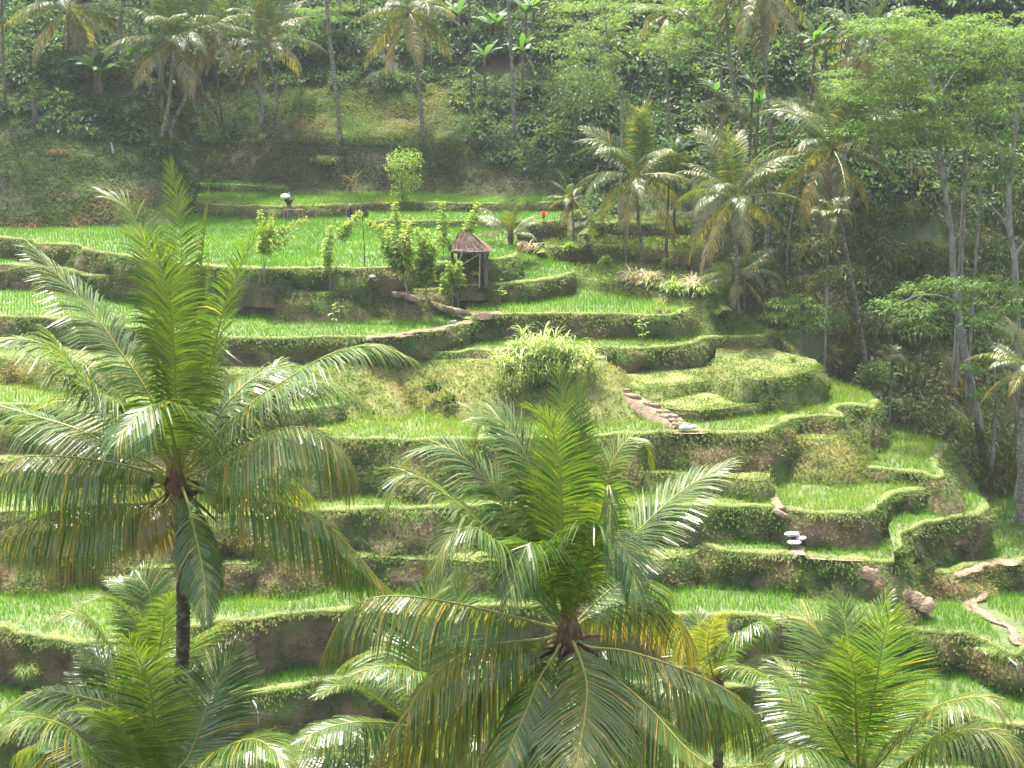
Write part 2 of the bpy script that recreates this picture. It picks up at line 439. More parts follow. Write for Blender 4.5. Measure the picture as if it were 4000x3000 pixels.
# ------------------------------------------------------------------ the base terrain (one sheet)
Q = [-6000, 300, 620, 760, 900, 1130, 1700, 2100, 2400, 2800, 3200, 4000, 9000]
KY = [-90, -6, 4, 10, 25, 45, 60, 75, 90, 100, 112, 118, 124, 130, 136, 140, 143, 147, 152, 156, 165, 180, 200, 260, 420]
def prof(pairs):
    y, z = zip(*pairs)
    return np.interp(KY, y, z)
near = [(-90, 6), (-6, -1.7), (4, -3.6), (10, -8.5), (25, -21), (45, -38), (60, -47.5), (75, -45.5)]
farr = [(260, 44), (420, 70)]
KZ = np.array([
    prof(near + [(90, -35), (100, -28), (118, -22.6), (123, -20.6), (126, -18.6), (134, -10.5), (140, -8), (156, -2), (180, 10), (200, 22)] + farr),
    prof(near + [(90, -35), (100, -28), (118, -22.6), (124, -20.6), (127, -18.4), (134.5, -10.0), (140, -7.8), (156, -2), (180, 10), (200, 22)] + farr),
    prof(near + [(90, -35), (100, -28), (118, -22.6), (126, -20.8), (128, -18.7), (135, -11.8), (140, -9), (156, -3), (180, 9), (200, 20)] + farr),
    prof(near + [(90, -35), (100, -28), (118, -23), (130, -20.6), (140, -19.6), (144, -17.5), (148, -12.5), (156, -6), (180, 8), (200, 19)] + farr),
    prof(near + [(90, -35), (100, -28), (118, -23), (130, -20.6), (144, -18.8), (146, -18), (149, -12.9), (156, -7.2), (165, -2), (180, 7), (200, 18)] + farr),
    prof(near + [(90, -35), (100, -28), (118, -23), (130, -20.6), (139.5, -18.9), (140.2, -18.4), (142.5, -13.6), (151, -9.4), (153, -6.9), (165, -1.5), (180, 7), (200, 18)] + farr),
    prof(near + [(90, -35), (100, -28), (118, -23.4), (130, -20.6), (139.5, -18.9), (140.2, -18.4), (142.3, -13.7), (151, -9.3), (153, -6.8), (165, -1.5), (180, 7), (200, 18)] + farr),
    prof(near + [(90, -35), (100, -29), (118, -23.6), (130, -20.8), (138, -19.0), (141, -15.5), (147, -11), (154, -6), (165, 0), (180, 9), (200, 20)] + farr),
    prof(near + [(90, -35), (100, -30), (112, -25), (120, -23.2), (125, -21.2), (132, -18), (140, -13.5), (147, -8), (156, -2.5), (180, 13), (200, 24)] + farr),
    prof(near + [(90, -36), (100, -31), (110, -27), (118, -24.2), (124, -21.4), (132, -16), (140, -10), (150, -3), (165, 6), (180, 15), (200, 26)] + farr),
    prof(near + [(84, -44), (95, -37), (104, -34.5), (110, -31.5), (118, -25.5), (126, -18.5), (134, -11.5), (150, 0), (165, 9), (200, 28)] + farr),
    prof(near + [(90, -41), (98, -39), (106, -37), (112, -32), (120, -24.5), (128, -16.5), (138, -8), (150, 1.5), (165, 11), (200, 29)] + farr),
    prof(near + [(90, -41), (98, -39), (106, -37), (112, -32), (120, -24.5), (128, -16.5), (138, -8), (150, 1.5), (165, 11), (200, 29)] + farr),
])

def base_z(x, y, rough=True):
    x = np.asarray(x, float); y = np.asarray(y, float)
    q = 2000 + F * x / np.maximum(y, 62)
    qi = np.interp(q, Q, np.arange(len(Q)))
    yi = np.interp(y, KY, np.arange(len(KY)))
    a = np.clip(np.floor(qi).astype(int), 0, len(Q) - 2); fa = qi - a
    b = np.clip(np.floor(yi).astype(int), 0, len(KY) - 2); fb = yi - b
    z = (KZ[a, b] * (1 - fb) + KZ[a, b + 1] * fb) * (1 - fa) + (KZ[a + 1, b] * (1 - fb) + KZ[a + 1, b + 1] * fb) * fa
    if rough:
        w = np.clip((y - 112) / 14, 0.0, 1.0)
        flat = np.clip(1 - np.abs(y - 128) / 12, 0, 1) * np.clip((2300 - q) / 200, 0, 1) * np.clip((q - 650) / 100, 0, 1)
        z = z + w * (1 - flat) * (1.3 * fbm(x / 7, y / 7, 3) + 0.5 * fbm(x / 1.7, y / 1.7, 9))
    return z

gx = np.concatenate([np.arange(-420, -90, 8.0), np.arange(-90, 90, 0.8), np.arange(90, 421, 8.0)])
gy = np.concatenate([np.arange(-90, 60, 5.0), np.arange(60, 110, 2.0), np.arange(110, 172, 0.8), np.arange(172, 421, 6.0)])
GX, GY = np.meshgrid(gx, gy)
GZ = base_z(GX, GY)
def grid_z(x, y):
    """bilinear look-up in the terrain sheet"""
    a = np.interp(x, gx, np.arange(len(gx))); b = np.interp(y, gy, np.arange(len(gy)))
    i = np.minimum(a.astype(int), len(gx) - 2); j = np.minimum(b.astype(int), len(gy) - 2)
    fa = a - i; fb = b - j
    return (GZ[j, i] * (1 - fa) + GZ[j, i + 1] * fa) * (1 - fb) + (GZ[j + 1, i] * (1 - fa) + GZ[j + 1, i + 1] * fa) * fb

def hit_base(px, py, y0=108.0, y1=260.0, n=300):
    """where the rays through these pixels meet the base terrain"""
    px = np.atleast_1d(np.asarray(px, float)); py = np.atleast_1d(np.asarray(py, float))
    a, b = (px - 2000) / F, (1500 - py) / F
    ry = CP + b * SP
    kx = a / ry; kz = (-SP + b * CP) / ry
    out = np.full(len(px), y1)
    act = np.arange(len(px))
    prev = np.full(len(px), 1.0); Yp = y0
    for Y in np.linspace(y0, y1, n):
        z = grid_z(kx[act] * Y, np.full(len(act), Y))
        gap = kz[act] * Y - z
        h = gap <= 0
        pg = prev[act[h]]
        out[act[h]] = Yp + (Y - Yp) * np.clip(pg / (pg - gap[h] + 1e-9), 0, 1)
        prev[act] = gap
        act = act[~h]; Yp = Y
        if not len(act): break
    return np.stack([kx * out, out, grid_z(kx * out, out)], 1)

mb = MB()
nx, ny = len(gx), len(gy)
ii = (np.arange(ny - 1)[:, None] * nx + np.arange(nx - 1)[None, :])
mb.add(np.stack([GX, GY, GZ], -1).reshape(-1, 3), np.stack([ii, ii + 1, ii + nx + 1, ii + nx], -1).reshape(-1, 4))
hillside = mb.build('hillside', M['hill'], smooth=True)
tag(hillside, 'weedy brown and green hillside rising behind the rice terraces', kind='structure')

# ------------------------------------------------------------------ the terraces, farthest first
# name, level, foot of the bank, lip (pixels, left to right), back (pixels, right to left), batter by pixel, cover
def L(label, z, zb, front, back, bat=0.28, cover='rice', h=0.30, pale=False, skip=(), bund=0.5, weeds=1.0):
    return dict(label=label, z=z, zb=zb, front=front, back=back, bat=bat, cover=cover, h=h, pale=pale, skip=skip, bund=bund, weeds=weeds)

PLAT = [(1340, 1090), (1600, 1075), (1930, 1060), (1945, 1125), (1700, 1160), (1340, 1160)]
LAY = [
    L('small far rice terrace below the dark bank', -17.9, -18.8, [(740, 720), (850, 724), (1000, 728), (1060, 733), (1098, 737), (1112, 728)], [(1106, 702), (740, 690)], bund=0.3),
    L('far rice terrace along the foot of the dark bank', -18.6, -20.0, [(780, 788), (880, 806), (1068, 809), (1271, 803), (1542, 795), (1949, 797), (2150, 792), (2218, 786)], [(2230, 762), (2190, 740), (780, 735)], bund=0.4, weeds=0.6),
    L('narrow rice strip below the far terrace', -19.15, -20.1, [(1445, 872), (1500, 867), (1931, 866), (2150, 868), (2205, 860)], [(2210, 830), (1440, 830)], bund=0.35),
    L('wide rice terrace behind the thatched hut', -19.7, -21.7, [(-500, 904), (0, 930), (113, 940), (140, 952), (289, 960), (352, 980), (475, 1003), (700, 1032), (1045, 1053), (1271, 1050), (1407, 1053), (1452, 1048), (1542, 1044), (1705, 1030), (1881, 1019), (1990, 1004), (2008, 988)], [(2020, 935), (2010, 880), (1100, 835), (640, 835), (-500, 872)], bund=0.5),
    L('overgrown terrace with orange bank behind the coconut palms', -19.5, -21.0, [(2285, 915), (2310, 884), (2360, 873), (2500, 876), (2680, 872), (2705, 850)], [(2680, 815), (2300, 810)], cover='grass'),
    L('overgrown terrace with dark bank beside the coconut palms', -20.8, -22.5, [(2118, 990), (2140, 969), (2300, 965), (2500, 972), (2650, 985), (2745, 992), (2765, 975)], [(2740, 935), (2200, 910), (2120, 925)], cover='grass'),
    L('terrace with the thatched hut and a trodden platform', -21.4, -23.25, [(-500, 1014), (0, 1041), (90, 1044), (199, 1050), (253, 1057), (289, 1066), (339, 1080), (475, 1089), (700, 1115), (1000, 1134), (1200, 1143), (1361, 1146), (1452, 1134), (1678, 1132), (1768, 1113), (1900, 1110), (2000, 1107), (2110, 1098), (2185, 1087), (2256, 1068)], [(2245, 1040), (2150, 1022), (2090, 1000), (2000, 980), (-500, 972)],
      bat=[(600, .2), (1000, .9), (1650, 1.1), (1760, .3), (1850, .15)], skip=[PLAT]),
    L('overgrown strip of weeds above the bright rice terrace', -22.3, -24.0, [(2140, 1060), (2270, 1088), (2450, 1122), (2720, 1160), (2790, 1150), (2860, 1115)], [(2860, 1040), (2140, 1000)], bat=0.8, cover='grass', bund=0.0),
    L('bright rice terrace spreading right of the hut', -23.0, -24.95, [(1832, 1248), (1870, 1237), (2000, 1231), (2361, 1229), (2565, 1238), (2655, 1229), (2741, 1193), (2788, 1187), (2806, 1200), (2812, 1215)], [(2790, 1180), (2723, 1160), (2452, 1100), (2271, 1060), (2200, 1040), (1800, 1120)], h=0.33),
    L('long narrow rice terrace below the hut slope', -23.3, -25.3, [(-500, 1212), (0, 1236), (181, 1243), (407, 1270), (565, 1290), (800, 1312), (1045, 1324), (1271, 1322), (1430, 1318), (1560, 1306), (1700, 1286), (1836, 1262), (1885, 1248)], [(1885, 1190), (1500, 1120), (-500, 1092)], bat=0.2),
    L('curving rice terrace above the stone steps', -24.8, -26.7, [(1580, 1352), (1640, 1378), (1750, 1376), (1900, 1370), (2100, 1365), (2289, 1358), (2511, 1360), (2678, 1347), (2791, 1324), (2949, 1315), (2988, 1304), (3000, 1290)], [(2965, 1270), (2893, 1250), (2780, 1235), (2700, 1220), (1590, 1270)], bat=[(1600, 1.0), (2000, .8), (2300, .2), (2750, .3), (2850, .9)], pale=True, h=0.34),
    L('grassy terrace on the slope left of the tall grass', -25.2, -28.0, [(-500, 1380), (0, 1405), (400, 1435), (800, 1460), (1000, 1465), (1250, 1448), (1450, 1425), (1600, 1410), (1900, 1420), (2200, 1440), (2300, 1452), (2350, 1440), (2370, 1415)], [(2370, 1390), (1590, 1330), (-500, 1312)], bat=[(900, 1.0), (1200, 1.4), (1450, 2.0), (1800, 2.1), (2300, 1.6)], cover='grass', bund=0.0),
    L('thin rice ledge on the slope behind the left palm', -26.7, -28.0, [(-500, 1558), (0, 1582), (300, 1606), (700, 1622), (1000, 1620), (1200, 1606), (1350, 1582)], [(1350, 1545), (-500, 1492)], bat=0.35, h=0.36, pale=True),
    L('rough grassy platform on the right shoulder', -25.5, -28.0, [(2780, 1415), (2860, 1450), (2920, 1482), (2975, 1487), (3020, 1474), (3070, 1476), (3130, 1458), (3190, 1443), (3206, 1425)], [(3185, 1405), (3050, 1372), (2960, 1335), (2800, 1340)], bat=[(2930, 1.0), (2990, .5), (3100, .3)], cover='grass', bund=0.0),
    L('rough grassy step beside the earthen stairs', -26.4, -28.0, [(2000, 1490), (2200, 1508), (2330, 1518), (2440, 1520), (2560, 1512), (2700, 1492), (2850, 1472), (2960, 1440), (3010, 1400)], [(2980, 1350), (2900, 1330), (2000, 1400)], bat=[(2500, 1.4), (2700, 1.0)], cover='grass', bund=0.0),
    L('low grassy step above the small rice field', -27.05, -28.0, [(2540, 1588), (2690, 1604), (2850, 1591), (2990, 1574), (3080, 1566)], [(3080, 1480), (2540, 1480)], bat=0.15, cover='grass', bund=0.0),
    L('rice terrace where the white sack lies', -27.8, -31.6, [(-500, 1637), (0, 1665), (300, 1690), (700, 1715), (1380, 1720), (1900, 1720), (2330, 1702), (2600, 1697), (2725, 1692), (2769, 1694), (2900, 1694), (3000, 1684), (3090, 1642), (3200, 1628), (3290, 1634), (3304, 1620), (3280, 1602), (3305, 1592), (3372, 1590), (3415, 1612), (3432, 1596), (3430, 1565)], [(3400, 1540), (3300, 1500), (3200, 1460), (2700, 1460), (-500, 1472)],
      bat=[(2400, .6), (2900, .55), (3050, .55), (3150, .85), (3420, .6)], h=0.40, weeds=1.2, pale=True),
    L('sunlit grassy bulge below the rounded shoulder', -28.8, -31.4, [(3045, 1686), (3085, 1704), (3150, 1713), (3220, 1714), (3290, 1706), (3335, 1686)], [(3320, 1660), (3060, 1660)], bat=1.05, cover='grass', bund=0.0, weeds=1.6),
    L('pale rice terrace above the right edge of the ridge', -30.4, -33.4, [(3390, 1828), (3480, 1838), (3540, 1843), (3600, 1848), (3655, 1868), (3674, 1850), (3668, 1810), (3692, 1768), (3698, 1738)], [(3640, 1715), (3560, 1695), (3480, 1680), (3400, 1690)], bat=[(3600, .3), (3670, .6)], h=0.40, pale=True),
    L('rounded rice terrace above the trodden path', -31.2, -35.7, [(-500, 1977), (0, 2000), (400, 2020), (790, 2025), (1000, 2020), (1330, 1995), (1560, 1987), (2475, 1975), (3000, 1985), (3068, 1990), (3158, 2006), (3362, 2013), (3407, 1984), (3479, 1939), (3542, 1920), (3624, 1911), (3668, 1902), (3680, 1885)], [(3650, 1845), (3100, 1780), (-500, 1822)],
      bat=[(2600, .62), (3000, .3), (3400, .22)], h=0.40, pale=True, weeds=1.3),
    L('narrow grass ledge across the bank behind both palms', -29.4, -31.5, [(-500, 1787), (0, 1808), (400, 1828), (800, 1838), (1200, 1832), (1600, 1826), (2000, 1822), (2300, 1815), (2450, 1800)], [(2450, 1760), (-500, 1732)], bat=0.4, cover='grass', bund=0.0, weeds=.9),
    L('grassy ledge on the bank above the trodden path', -30.0, -32.0, [(2430, 1840), (2560, 1850), (2700, 1856), (2850, 1868), (2960, 1880), (3010, 1872)], [(3010, 1830), (2430, 1790)], bat=0.7, cover='grass', bund=0.0),
    L('grassy ledge half way down the tall bank behind the palms', -33.6, -35.8, [(500, 2215), (800, 2205), (1100, 2192), (1350, 2172), (1600, 2180), (1900, 2188), (2300, 2195), (2600, 2180), (2720, 2150)], [(2720, 2110), (500, 2140)], bat=0.35, cover='grass', bund=0.0, weeds=.9),
    L('small rice terrace on the right hump', -32.5, -35.5, [(3485, 2155), (3520, 2088), (3588, 2065), (3700, 2033), (3814, 2020), (3868, 1996), (3884, 1980)], [(3850, 1950), (3790, 1925), (3700, 1900), (3500, 1980), (3470, 2060)], bat=0.22, h=0.40),
    L('narrow rice strip round the foot of the rounded terrace', -33.3, -35.7, [(2690, 2105), (2836, 2150), (3000, 2166), (3145, 2179), (3316, 2192), (3480, 2194), (3515, 2120), (3545, 2085)], [(3540, 2000), (3480, 1970), (2836, 2050), (2690, 2070)], bat=0.75, h=0.40, weeds=1.6),
    L('rice terrace at the right edge below the ridge', -35.3, -37.2, [(3600, 2228), (3723, 2243), (3814, 2214), (4000, 2194), (4700, 2180)], [(4700, 1945), (4000, 1945), (3900, 1950), (3600, 2120)], bat=[(3800, 1.4), (3950, .3)], h=0.40),
    L('long bright rice terrace across the lower slope', -35.5, -39.2, [(-500, 2402), (0, 2440), (90, 2465), (181, 2493), (316, 2521), (480, 2512), (690, 2478), (859, 2433), (1000, 2424), (1280, 2390), (1560, 2372), (1900, 2375), (2400, 2395), (2700, 2407), (3000, 2412), (3250, 2427), (3410, 2440), (3435, 2425), (3440, 2395)], [(3440, 2370), (3300, 2330), (2700, 2300), (1300, 2270), (800, 2280), (300, 2290), (-500, 2212)], bat=0.12, h=0.48, weeds=0.3),
    L('rice terrace beside the winding footpath', -36.6, -39.3, [(3380, 2452), (3497, 2449), (3768, 2475), (3870, 2525), (3955, 2564), (4010, 2545), (4120, 2480)], [(4120, 2330), (3850, 2330), (3390, 2390)], bat=0.15, h=0.48, skip=[[(3700, 2260), (3860, 2290), (3875, 2330), (3840, 2360), (4000, 2450), (4020, 2560), (3930, 2545), (3890, 2460), (3760, 2375)]]),
    L('lower rice terrace behind the palm crowns', -39.0, -42.0, [(-500, 2867), (0, 2850), (400, 2790), (700, 2755), (870, 2735), (1000, 2702), (1270, 2662), (1600, 2655), (2300, 2680), (3100, 2702), (3400, 2717), (3540, 2742), (3650, 2777), (3800, 2795), (4000, 2842), (4700, 2880)], [(4700, 2620), (-500, 2492)], bat=0.12, h=0.50, weeds=0.3),
    L('lowest rice terrace at the bottom of the picture', -41.8, -45.5, [(-500, 3037), (600, 3032), (1000, 2990), (1300, 2964), (1700, 2962), (2500, 2990), (3300, 3010), (4700, 3060)], [(4700, 2860), (-500, 2792)], bat=0.12, h=0.50, weeds=0.3),
]

def world_lip(pts, z):
    return np.array([at_z(px, py, z)[:2] for px, py in pts])

for k, l in enumerate(LAY):
    P = world_lip(l['front'], l['z'])
    n = max(12, int(np.linalg.norm(np.diff(P, axis=0), axis=1).sum() / 0.45))
    C = crom(P, n)
    t = np.gradient(C, axis=0); t = nrm(t)
    nn = np.stack([t[:, 1], -t[:, 0]], 1)
    jit = 0.38 * fbm(C[:, 0] / 1.4 + 31 * k, C[:, 1] / 1.4, 5 + k) + 0.6 * fbm(C[:, 0] / 5 + 7 * k, C[:, 1] / 5, 50 + k)
    C = C + nn * jit[:, None] * min(1.0, (l['z'] - l['zb']) / 1.5)
    l['C'] = C
    for _ in range(6):
        nn[1:-1] = nrm(nn[:-2] + nn[1:-1] * 2 + nn[2:])
    l['N'] = nn
    l['B'] = world_lip(l['back'], l['z'])
    l['poly'] = np.vstack([C, l['B']])
    ppx, _ = project(np.column_stack([C, np.full(len(C), l['z'])]))
    b = l['bat']
    l['batv'] = np.full(len(C), b) if not isinstance(b, list) else np.interp(ppx, [q[0] for q in b], [q[1] for q in b])
    l['batv'] = l['batv'] * np.clip(1 + 1.1 * fbm(C[:, 0] / 3.3 + 5 * k, C[:, 1] / 3.3, 91 + k), np.where(l['batv'] > .9, .8, .4), np.where(l['batv'] > .9, 1.12, np.where(l['batv'] > .5, 1.2, 1.8)))

def ground(x, y):
    x = np.atleast_1d(np.asarray(x, float)); y = np.atleast_1d(np.asarray(y, float))
    z = base_z(x, y)
    for l in LAY:
        m = in_poly(x, y, l['poly'])
        z = np.where(m, np.maximum(z, l['z']), z)
    return z

def visible_on(P, z):
    """drop points that a higher terrace covers or that fall outside the frame"""
    px, py = project(P)
    ok = (px > -260) & (px < 4320) & (py < 3060) & (py > -50)
    for l in LAY:
        if l['z'] > z + 0.05:
            ok &= ~in_poly(P[:, 0], P[:, 1], l['poly'])
    return ok

def lip_dist(P, C):
    d = np.full(len(P), 1e9)
    for i in range(0, len(C), 2):
        d = np.minimum(d, (P[:, 0] - C[i, 0]) ** 2 + (P[:, 1] - C[i, 1]) ** 2)
    return np.sqrt(d)

for k, l in enumerate(LAY):
    z, zb, C, N = l['z'], l['zb'], l['C'], l['N']
    nC = len(C)
    # tread
    poly = l['poly']
    tri = tessellate_polygon([[Vector((p[0], p[1], 0)) for p in poly]])
    mb = MB()
    mb.add(np.column_stack([poly, np.full(len(poly), z)]), np.array(tri))
    top = mb.build('terrace', M['field'] if l['cover'] == 'rice' else M['turf'])
    tag(top, l['label'], kind='structure')
    # bank: rows from the lip down, uneven, with a ragged overhanging turf edge
    H = z - zb
    rows = 9
    tt = np.linspace(0, 1, rows)
    s = np.concatenate([[0], np.cumsum(np.linalg.norm(np.diff(C, axis=0), axis=1))])
    V = []
    for r, t in enumerate(tt):
        out = l['batv'] * (H + 0.8) * t + 0.10 * math.sin(min(t * 5, math.pi)) + 0.95 * min(1, H / 2) * fbm(s / 1.5 + 9 * k, np.full(nC, t * H / 1.1), 70 + k) * (0.3 + 0.7 * math.sin(math.pi * min(1, t + .1)))
        if r == 0: out = out * 0 - 0.02
        V.append(np.column_stack([C + N * out[:, None], np.full(nC, z - 0.03 - t * (H + 0.8)) + (0.10 * vnoise(s / 0.7, np.full(nC, t * 9), k) if 0 < r else 0)]))
    V = np.vstack(V)
    i = np.arange(rows - 1)[:, None] * nC + np.arange(nC - 1)[None, :]
    mb = MB()
    mb.add(V, np.stack([i, i + nC, i + nC + 1, i + 1], -1).reshape(-1, 4))
    mb.build('bank', M['bank'] if not (l['cover'] == 'grass' and np.mean(l['batv']) > 0.5) else M['turf'], top, smooth=True)
    l['W'] = V.reshape(rows, nC, 3)
    # raised turf edge
    if l['bund'] > 0:
        w = l['bund']
        offs = [0.05, 0.03, -0.10, -w * 0.85, -w * 1.15]
        hs = [-0.12, 0.03, 0.12, 0.11, -0.03]
        V = []
        wob = np.clip(0.95 + 1.5 * fbm(s / 2.3, s * 0, 33 + k), .25, 2.0)
        for o, h in zip(offs, hs):
            oo = (o * wob if o < -0.2 else np.full(nC, o)) + 0.05 * fbm(s / 0.5, s * 0 + o, 21 + k)
            V.append(np.column_stack([C + N * oo[:, None], z + h * (1 + 1.1 * fbm(s / 0.9, s * 0 + o * 3, 44 + k))]))
        V = np.vstack(V)
        i = np.arange(4)[:, None] * nC + np.arange(nC - 1)[None, :]
        mb = MB()
        mb.add(V, np.stack([i, i + 1, i + nC + 1, i + nC], -1).reshape(-1, 4))
        mb.build('bund', M['bund'], top, smooth=True)
    # plants on the tread
    x0, y0 = poly.min(0); x1, y1 = poly.max(0)
    y0 = max(y0, 60)
    if l['cover'] == 'rice':
        sp = 0.21 if z < -30 else 0.23
        ang = 0.3 + 0.4 * math.sin(k * 2.1)
        e = np.arange(-160, 160, sp)
        cx, cy = (x0 + x1) / 2, (y0 + y1) / 2
        span = max(x1 - x0, y1 - y0) / 2 + 6
        e = np.arange(-span, span, sp)
        A, B_ = np.meshgrid(e, e)
        A = A.ravel() + rng.normal(0, 0.035, A.size); B_ = B_.ravel() + rng.normal(0, 0.035, B_.size)
        P = np.column_stack([cx + A * math.cos(ang) - B_ * math.sin(ang), cy + A * math.sin(ang) + B_ * math.cos(ang), np.full(A.size, z)])
        P = P[in_poly(P[:, 0], P[:, 1], poly)]
        P = P[visible_on(P, z)]
        if len(P):
            P = P[lip_dist(P, C) > l['bund'] * 1.1 + 0.12]
        for sk in l['skip']:
            px, py = project(P)
            P = P[~in_poly(px, py, np.array(sk))]
        if len(P):
            hn = 1 + 0.45 * fbm(P[:, 0] / 4, P[:, 1] / 4, 8)
            rowgap = np.sin((P[:, 0] * math.sin(ang) - P[:, 1] * math.cos(ang)) * 6.283 / 1.9)
            keep = rng.random(len(P)) < (.86 + .14 * rowgap) * np.clip(0.95 + 0.7 * fbm(P[:, 0] / 2.2, P[:, 1] / 2.2, 77), 0.25, 1)
            P, hn = P[keep], hn[keep]
            nb = 6
            PP = np.repeat(P, nb, 0); hh = np.repeat(hn, nb)
            a = rng.random(len(PP)) * 6.283
            ln = rng.normal(0.22, 0.10, len(PP))
            D = np.column_stack([np.cos(a) * ln, np.sin(a) * ln, np.ones(len(PP))])
            PP = PP + np.column_stack([np.cos(a), np.sin(a), a * 0]) * 0.035
            vv = np.clip(np.repeat(rng.normal(0.44 + .13 * math.sin(k * 1.7), 0.14, len(P)) + .35 * fbm(P[:, 0] / 5, P[:, 1] / 3, 41 + k), nb) + rng.normal(0, 0.13, len(PP)), 0, 1)
            mb = MB()
            add_blades(mb, PP, D, l['h'] * hh * rng.uniform(0.7, 1.15, len(PP)), 0.034 if z < -30 else 0.042, vv)
            tag(mb.build('rice_plants', M['ricepale'] if l['pale'] else M['rice']), 'young green rice planted on the ' + l['label'].replace(' rice', ''), 'rice', kind='stuff')
    # turf on bunds, weeds on the bank (one leafy mass per terrace)
    mb = MB()
    px, py = project(np.column_stack([C, np.full(nC, z)]))
    fr = (px > -260) & (px < 4320) & (py < 3080)
    idx = np.where(fr)[0]
    if len(idx) > 3:
        step = float(np.median(np.linalg.norm(np.diff(C, axis=0), axis=1)))
        if l['bund'] > 0:
            m = int(len(idx) * step * l['bund'] * 110)
            ki = rng.choice(idx, m)
            off = -rng.uniform(-0.12, l['bund'] * 1.25, m)
            P = np.column_stack([C[ki] + N[ki] * off[:, None] + rng.normal(0, step * .5, (m, 2)), np.full(m, z + 0.11) + rng.uniform(-.06, .03, m)])
            P = P[visible_on(P, z - 0.01)]
            D = np.column_stack([rng.normal(0, .5, (len(P), 2)), np.ones(len(P))])
            cl = np.clip(fbm(P[:, 0] / .8, P[:, 1] / .8, 15 + k) * 1.6 + .25, 0, 1)
            add_blades(mb, P, D, rng.uniform(.04, .13, len(P)) + .22 * cl ** 2 * rng.random(len(P)), 0.05, np.clip(rng.normal(.55, .2, len(P)) - .25 * cl, 0, 1), mi=0)
            # turf hanging over the edge
            m = int(len(idx) * step * 45)
            ki = rng.choice(idx, m)
            d = np.abs(rng.normal(0, 0.34 * np.clip(1 + 2.0 * fbm(s[ki] / 1.5, s[ki] * 0, 29 + k), .2, 2.4), m))
            P = np.column_stack([C[ki] + N[ki] * (0.06 + rng.uniform(0, .10, m) + l['batv'][ki] * d)[:, None] + rng.normal(0, step * .5, (m, 2)), z + 0.08 - d])
            D = np.column_stack([N[ki] * 0.8 + rng.normal(0, .4, (m, 2)), rng.uniform(-.7, .6, m)])
            add_leaves(mb, P, D, np.column_stack([N[ki], np.full(m, .8)]), rng.uniform(.10, .36, m), rng.uniform(.06, .14, m), np.clip(rng.normal(.58, .22, m), 0, 1), droop=.3, mi=1)
        else:
            m = int(len(idx) * step * 90)
            ki = rng.choice(idx, m)
            d = rng.normal(0, 0.35, m)
            P = np.column_stack([C[ki] + N[ki] * (np.where(d > 0, l['batv'][ki] * d, d) + .03)[:, None] + rng.normal(0, step * .5, (m, 2)), z - np.clip(d, 0, 2) + .02])
            P = P[visible_on(P, z - 0.01)]; m = len(P)
            cl = np.clip(fbm(P[:, 0] / .7, P[:, 1] / .7, 35 + k) * 1.8 + .3, 0, 1)
            add_blades(mb, P, np.column_stack([rng.normal(0, .6, m), rng.normal(-.35, .5, m), rng.uniform(.4, 1, m)]), .12 + .35 * cl * rng.random(m), .055, np.clip(rng.normal(.6, .2, m) - .2 * cl, 0, 1), mi=0, two=True, bend=.7)
        W = l['W']
        area = len(idx) * step * H * np.mean(np.sqrt(1 + l['batv'] ** 2))
        dens = 85 * l['weeds']
        m = int(area * dens)
        ki = rng.choice(idx[idx < nC - 1], m); tr_ = rng.random(m) ** 0.9 * (rows - 1.01); r0 = tr_.astype(int); fr_ = (tr_ - r0)[:, None]
        u = rng.random(m)[:, None]
        P = (W[r0, ki] * (1 - fr_) + W[r0 + 1, ki] * fr_) * (1 - u) + (W[r0, ki + 1] * (1 - fr_) + W[r0 + 1, ki + 1] * fr_) * u
        den = 0.55 + 1.5 * fbm(s[ki] / 2.4 + 13 * k, P[:, 2] / 1.3, 60 + k) + 0.25 * (1 - tr_ / rows) + 0.35 * np.clip(l['batv'][ki] - .3, 0, .8)
        den = np.clip(den, 0, 1) * (.48 + 1.1 * np.clip(l['batv'][ki] - .3, 0, .48))
        ok = (rng.random(m) < den) & visible_on(P, z - 0.01)
        P, kk, trr = P[ok], ki[ok], tr_[ok]
        m = len(P)
        if m:
            nb = 2
            PP = np.repeat(P, nb, 0) + rng.normal(0, .06, (m * nb, 3)); kk = np.repeat(kk, nb)
            slope = np.clip(l['batv'][kk], 0, 1.2)
            D = np.column_stack([N[kk] * rng.uniform(.2, 1.0, (m * nb, 1)) + rng.normal(0, .5, (m * nb, 2)), rng.uniform(-.3, .9, m * nb) + slope * .4])
            vv = np.clip(np.repeat(0.45 + 0.75 * fbm(s[kk[::nb]] / 3.0, P[:, 2] / 2, 90 + k) + 0.2 * slope[::nb], nb) + rng.normal(0, .14, m * nb), 0, 1)
            grassy = (slope > .5) & (rng.random(m * nb) < .7)
            a = ~grassy
            add_leaves(mb, PP[a], D[a], np.column_stack([N[kk[a]], np.full(a.sum(), .6)]), rng.uniform(.08, .38, a.sum()), rng.uniform(.05, .17, a.sum()), vv[a], droop=.15, mi=1)
            if grassy.any():
                D2 = D[grassy]; D2[:, 2] = np.abs(D2[:, 2]) + .5
                add_blades(mb, PP[grassy], D2, rng.uniform(.15, .42, grassy.sum()), .035, np.clip(vv[grassy] + .05, 0, 1), mi=0, two=True, bend=.5)
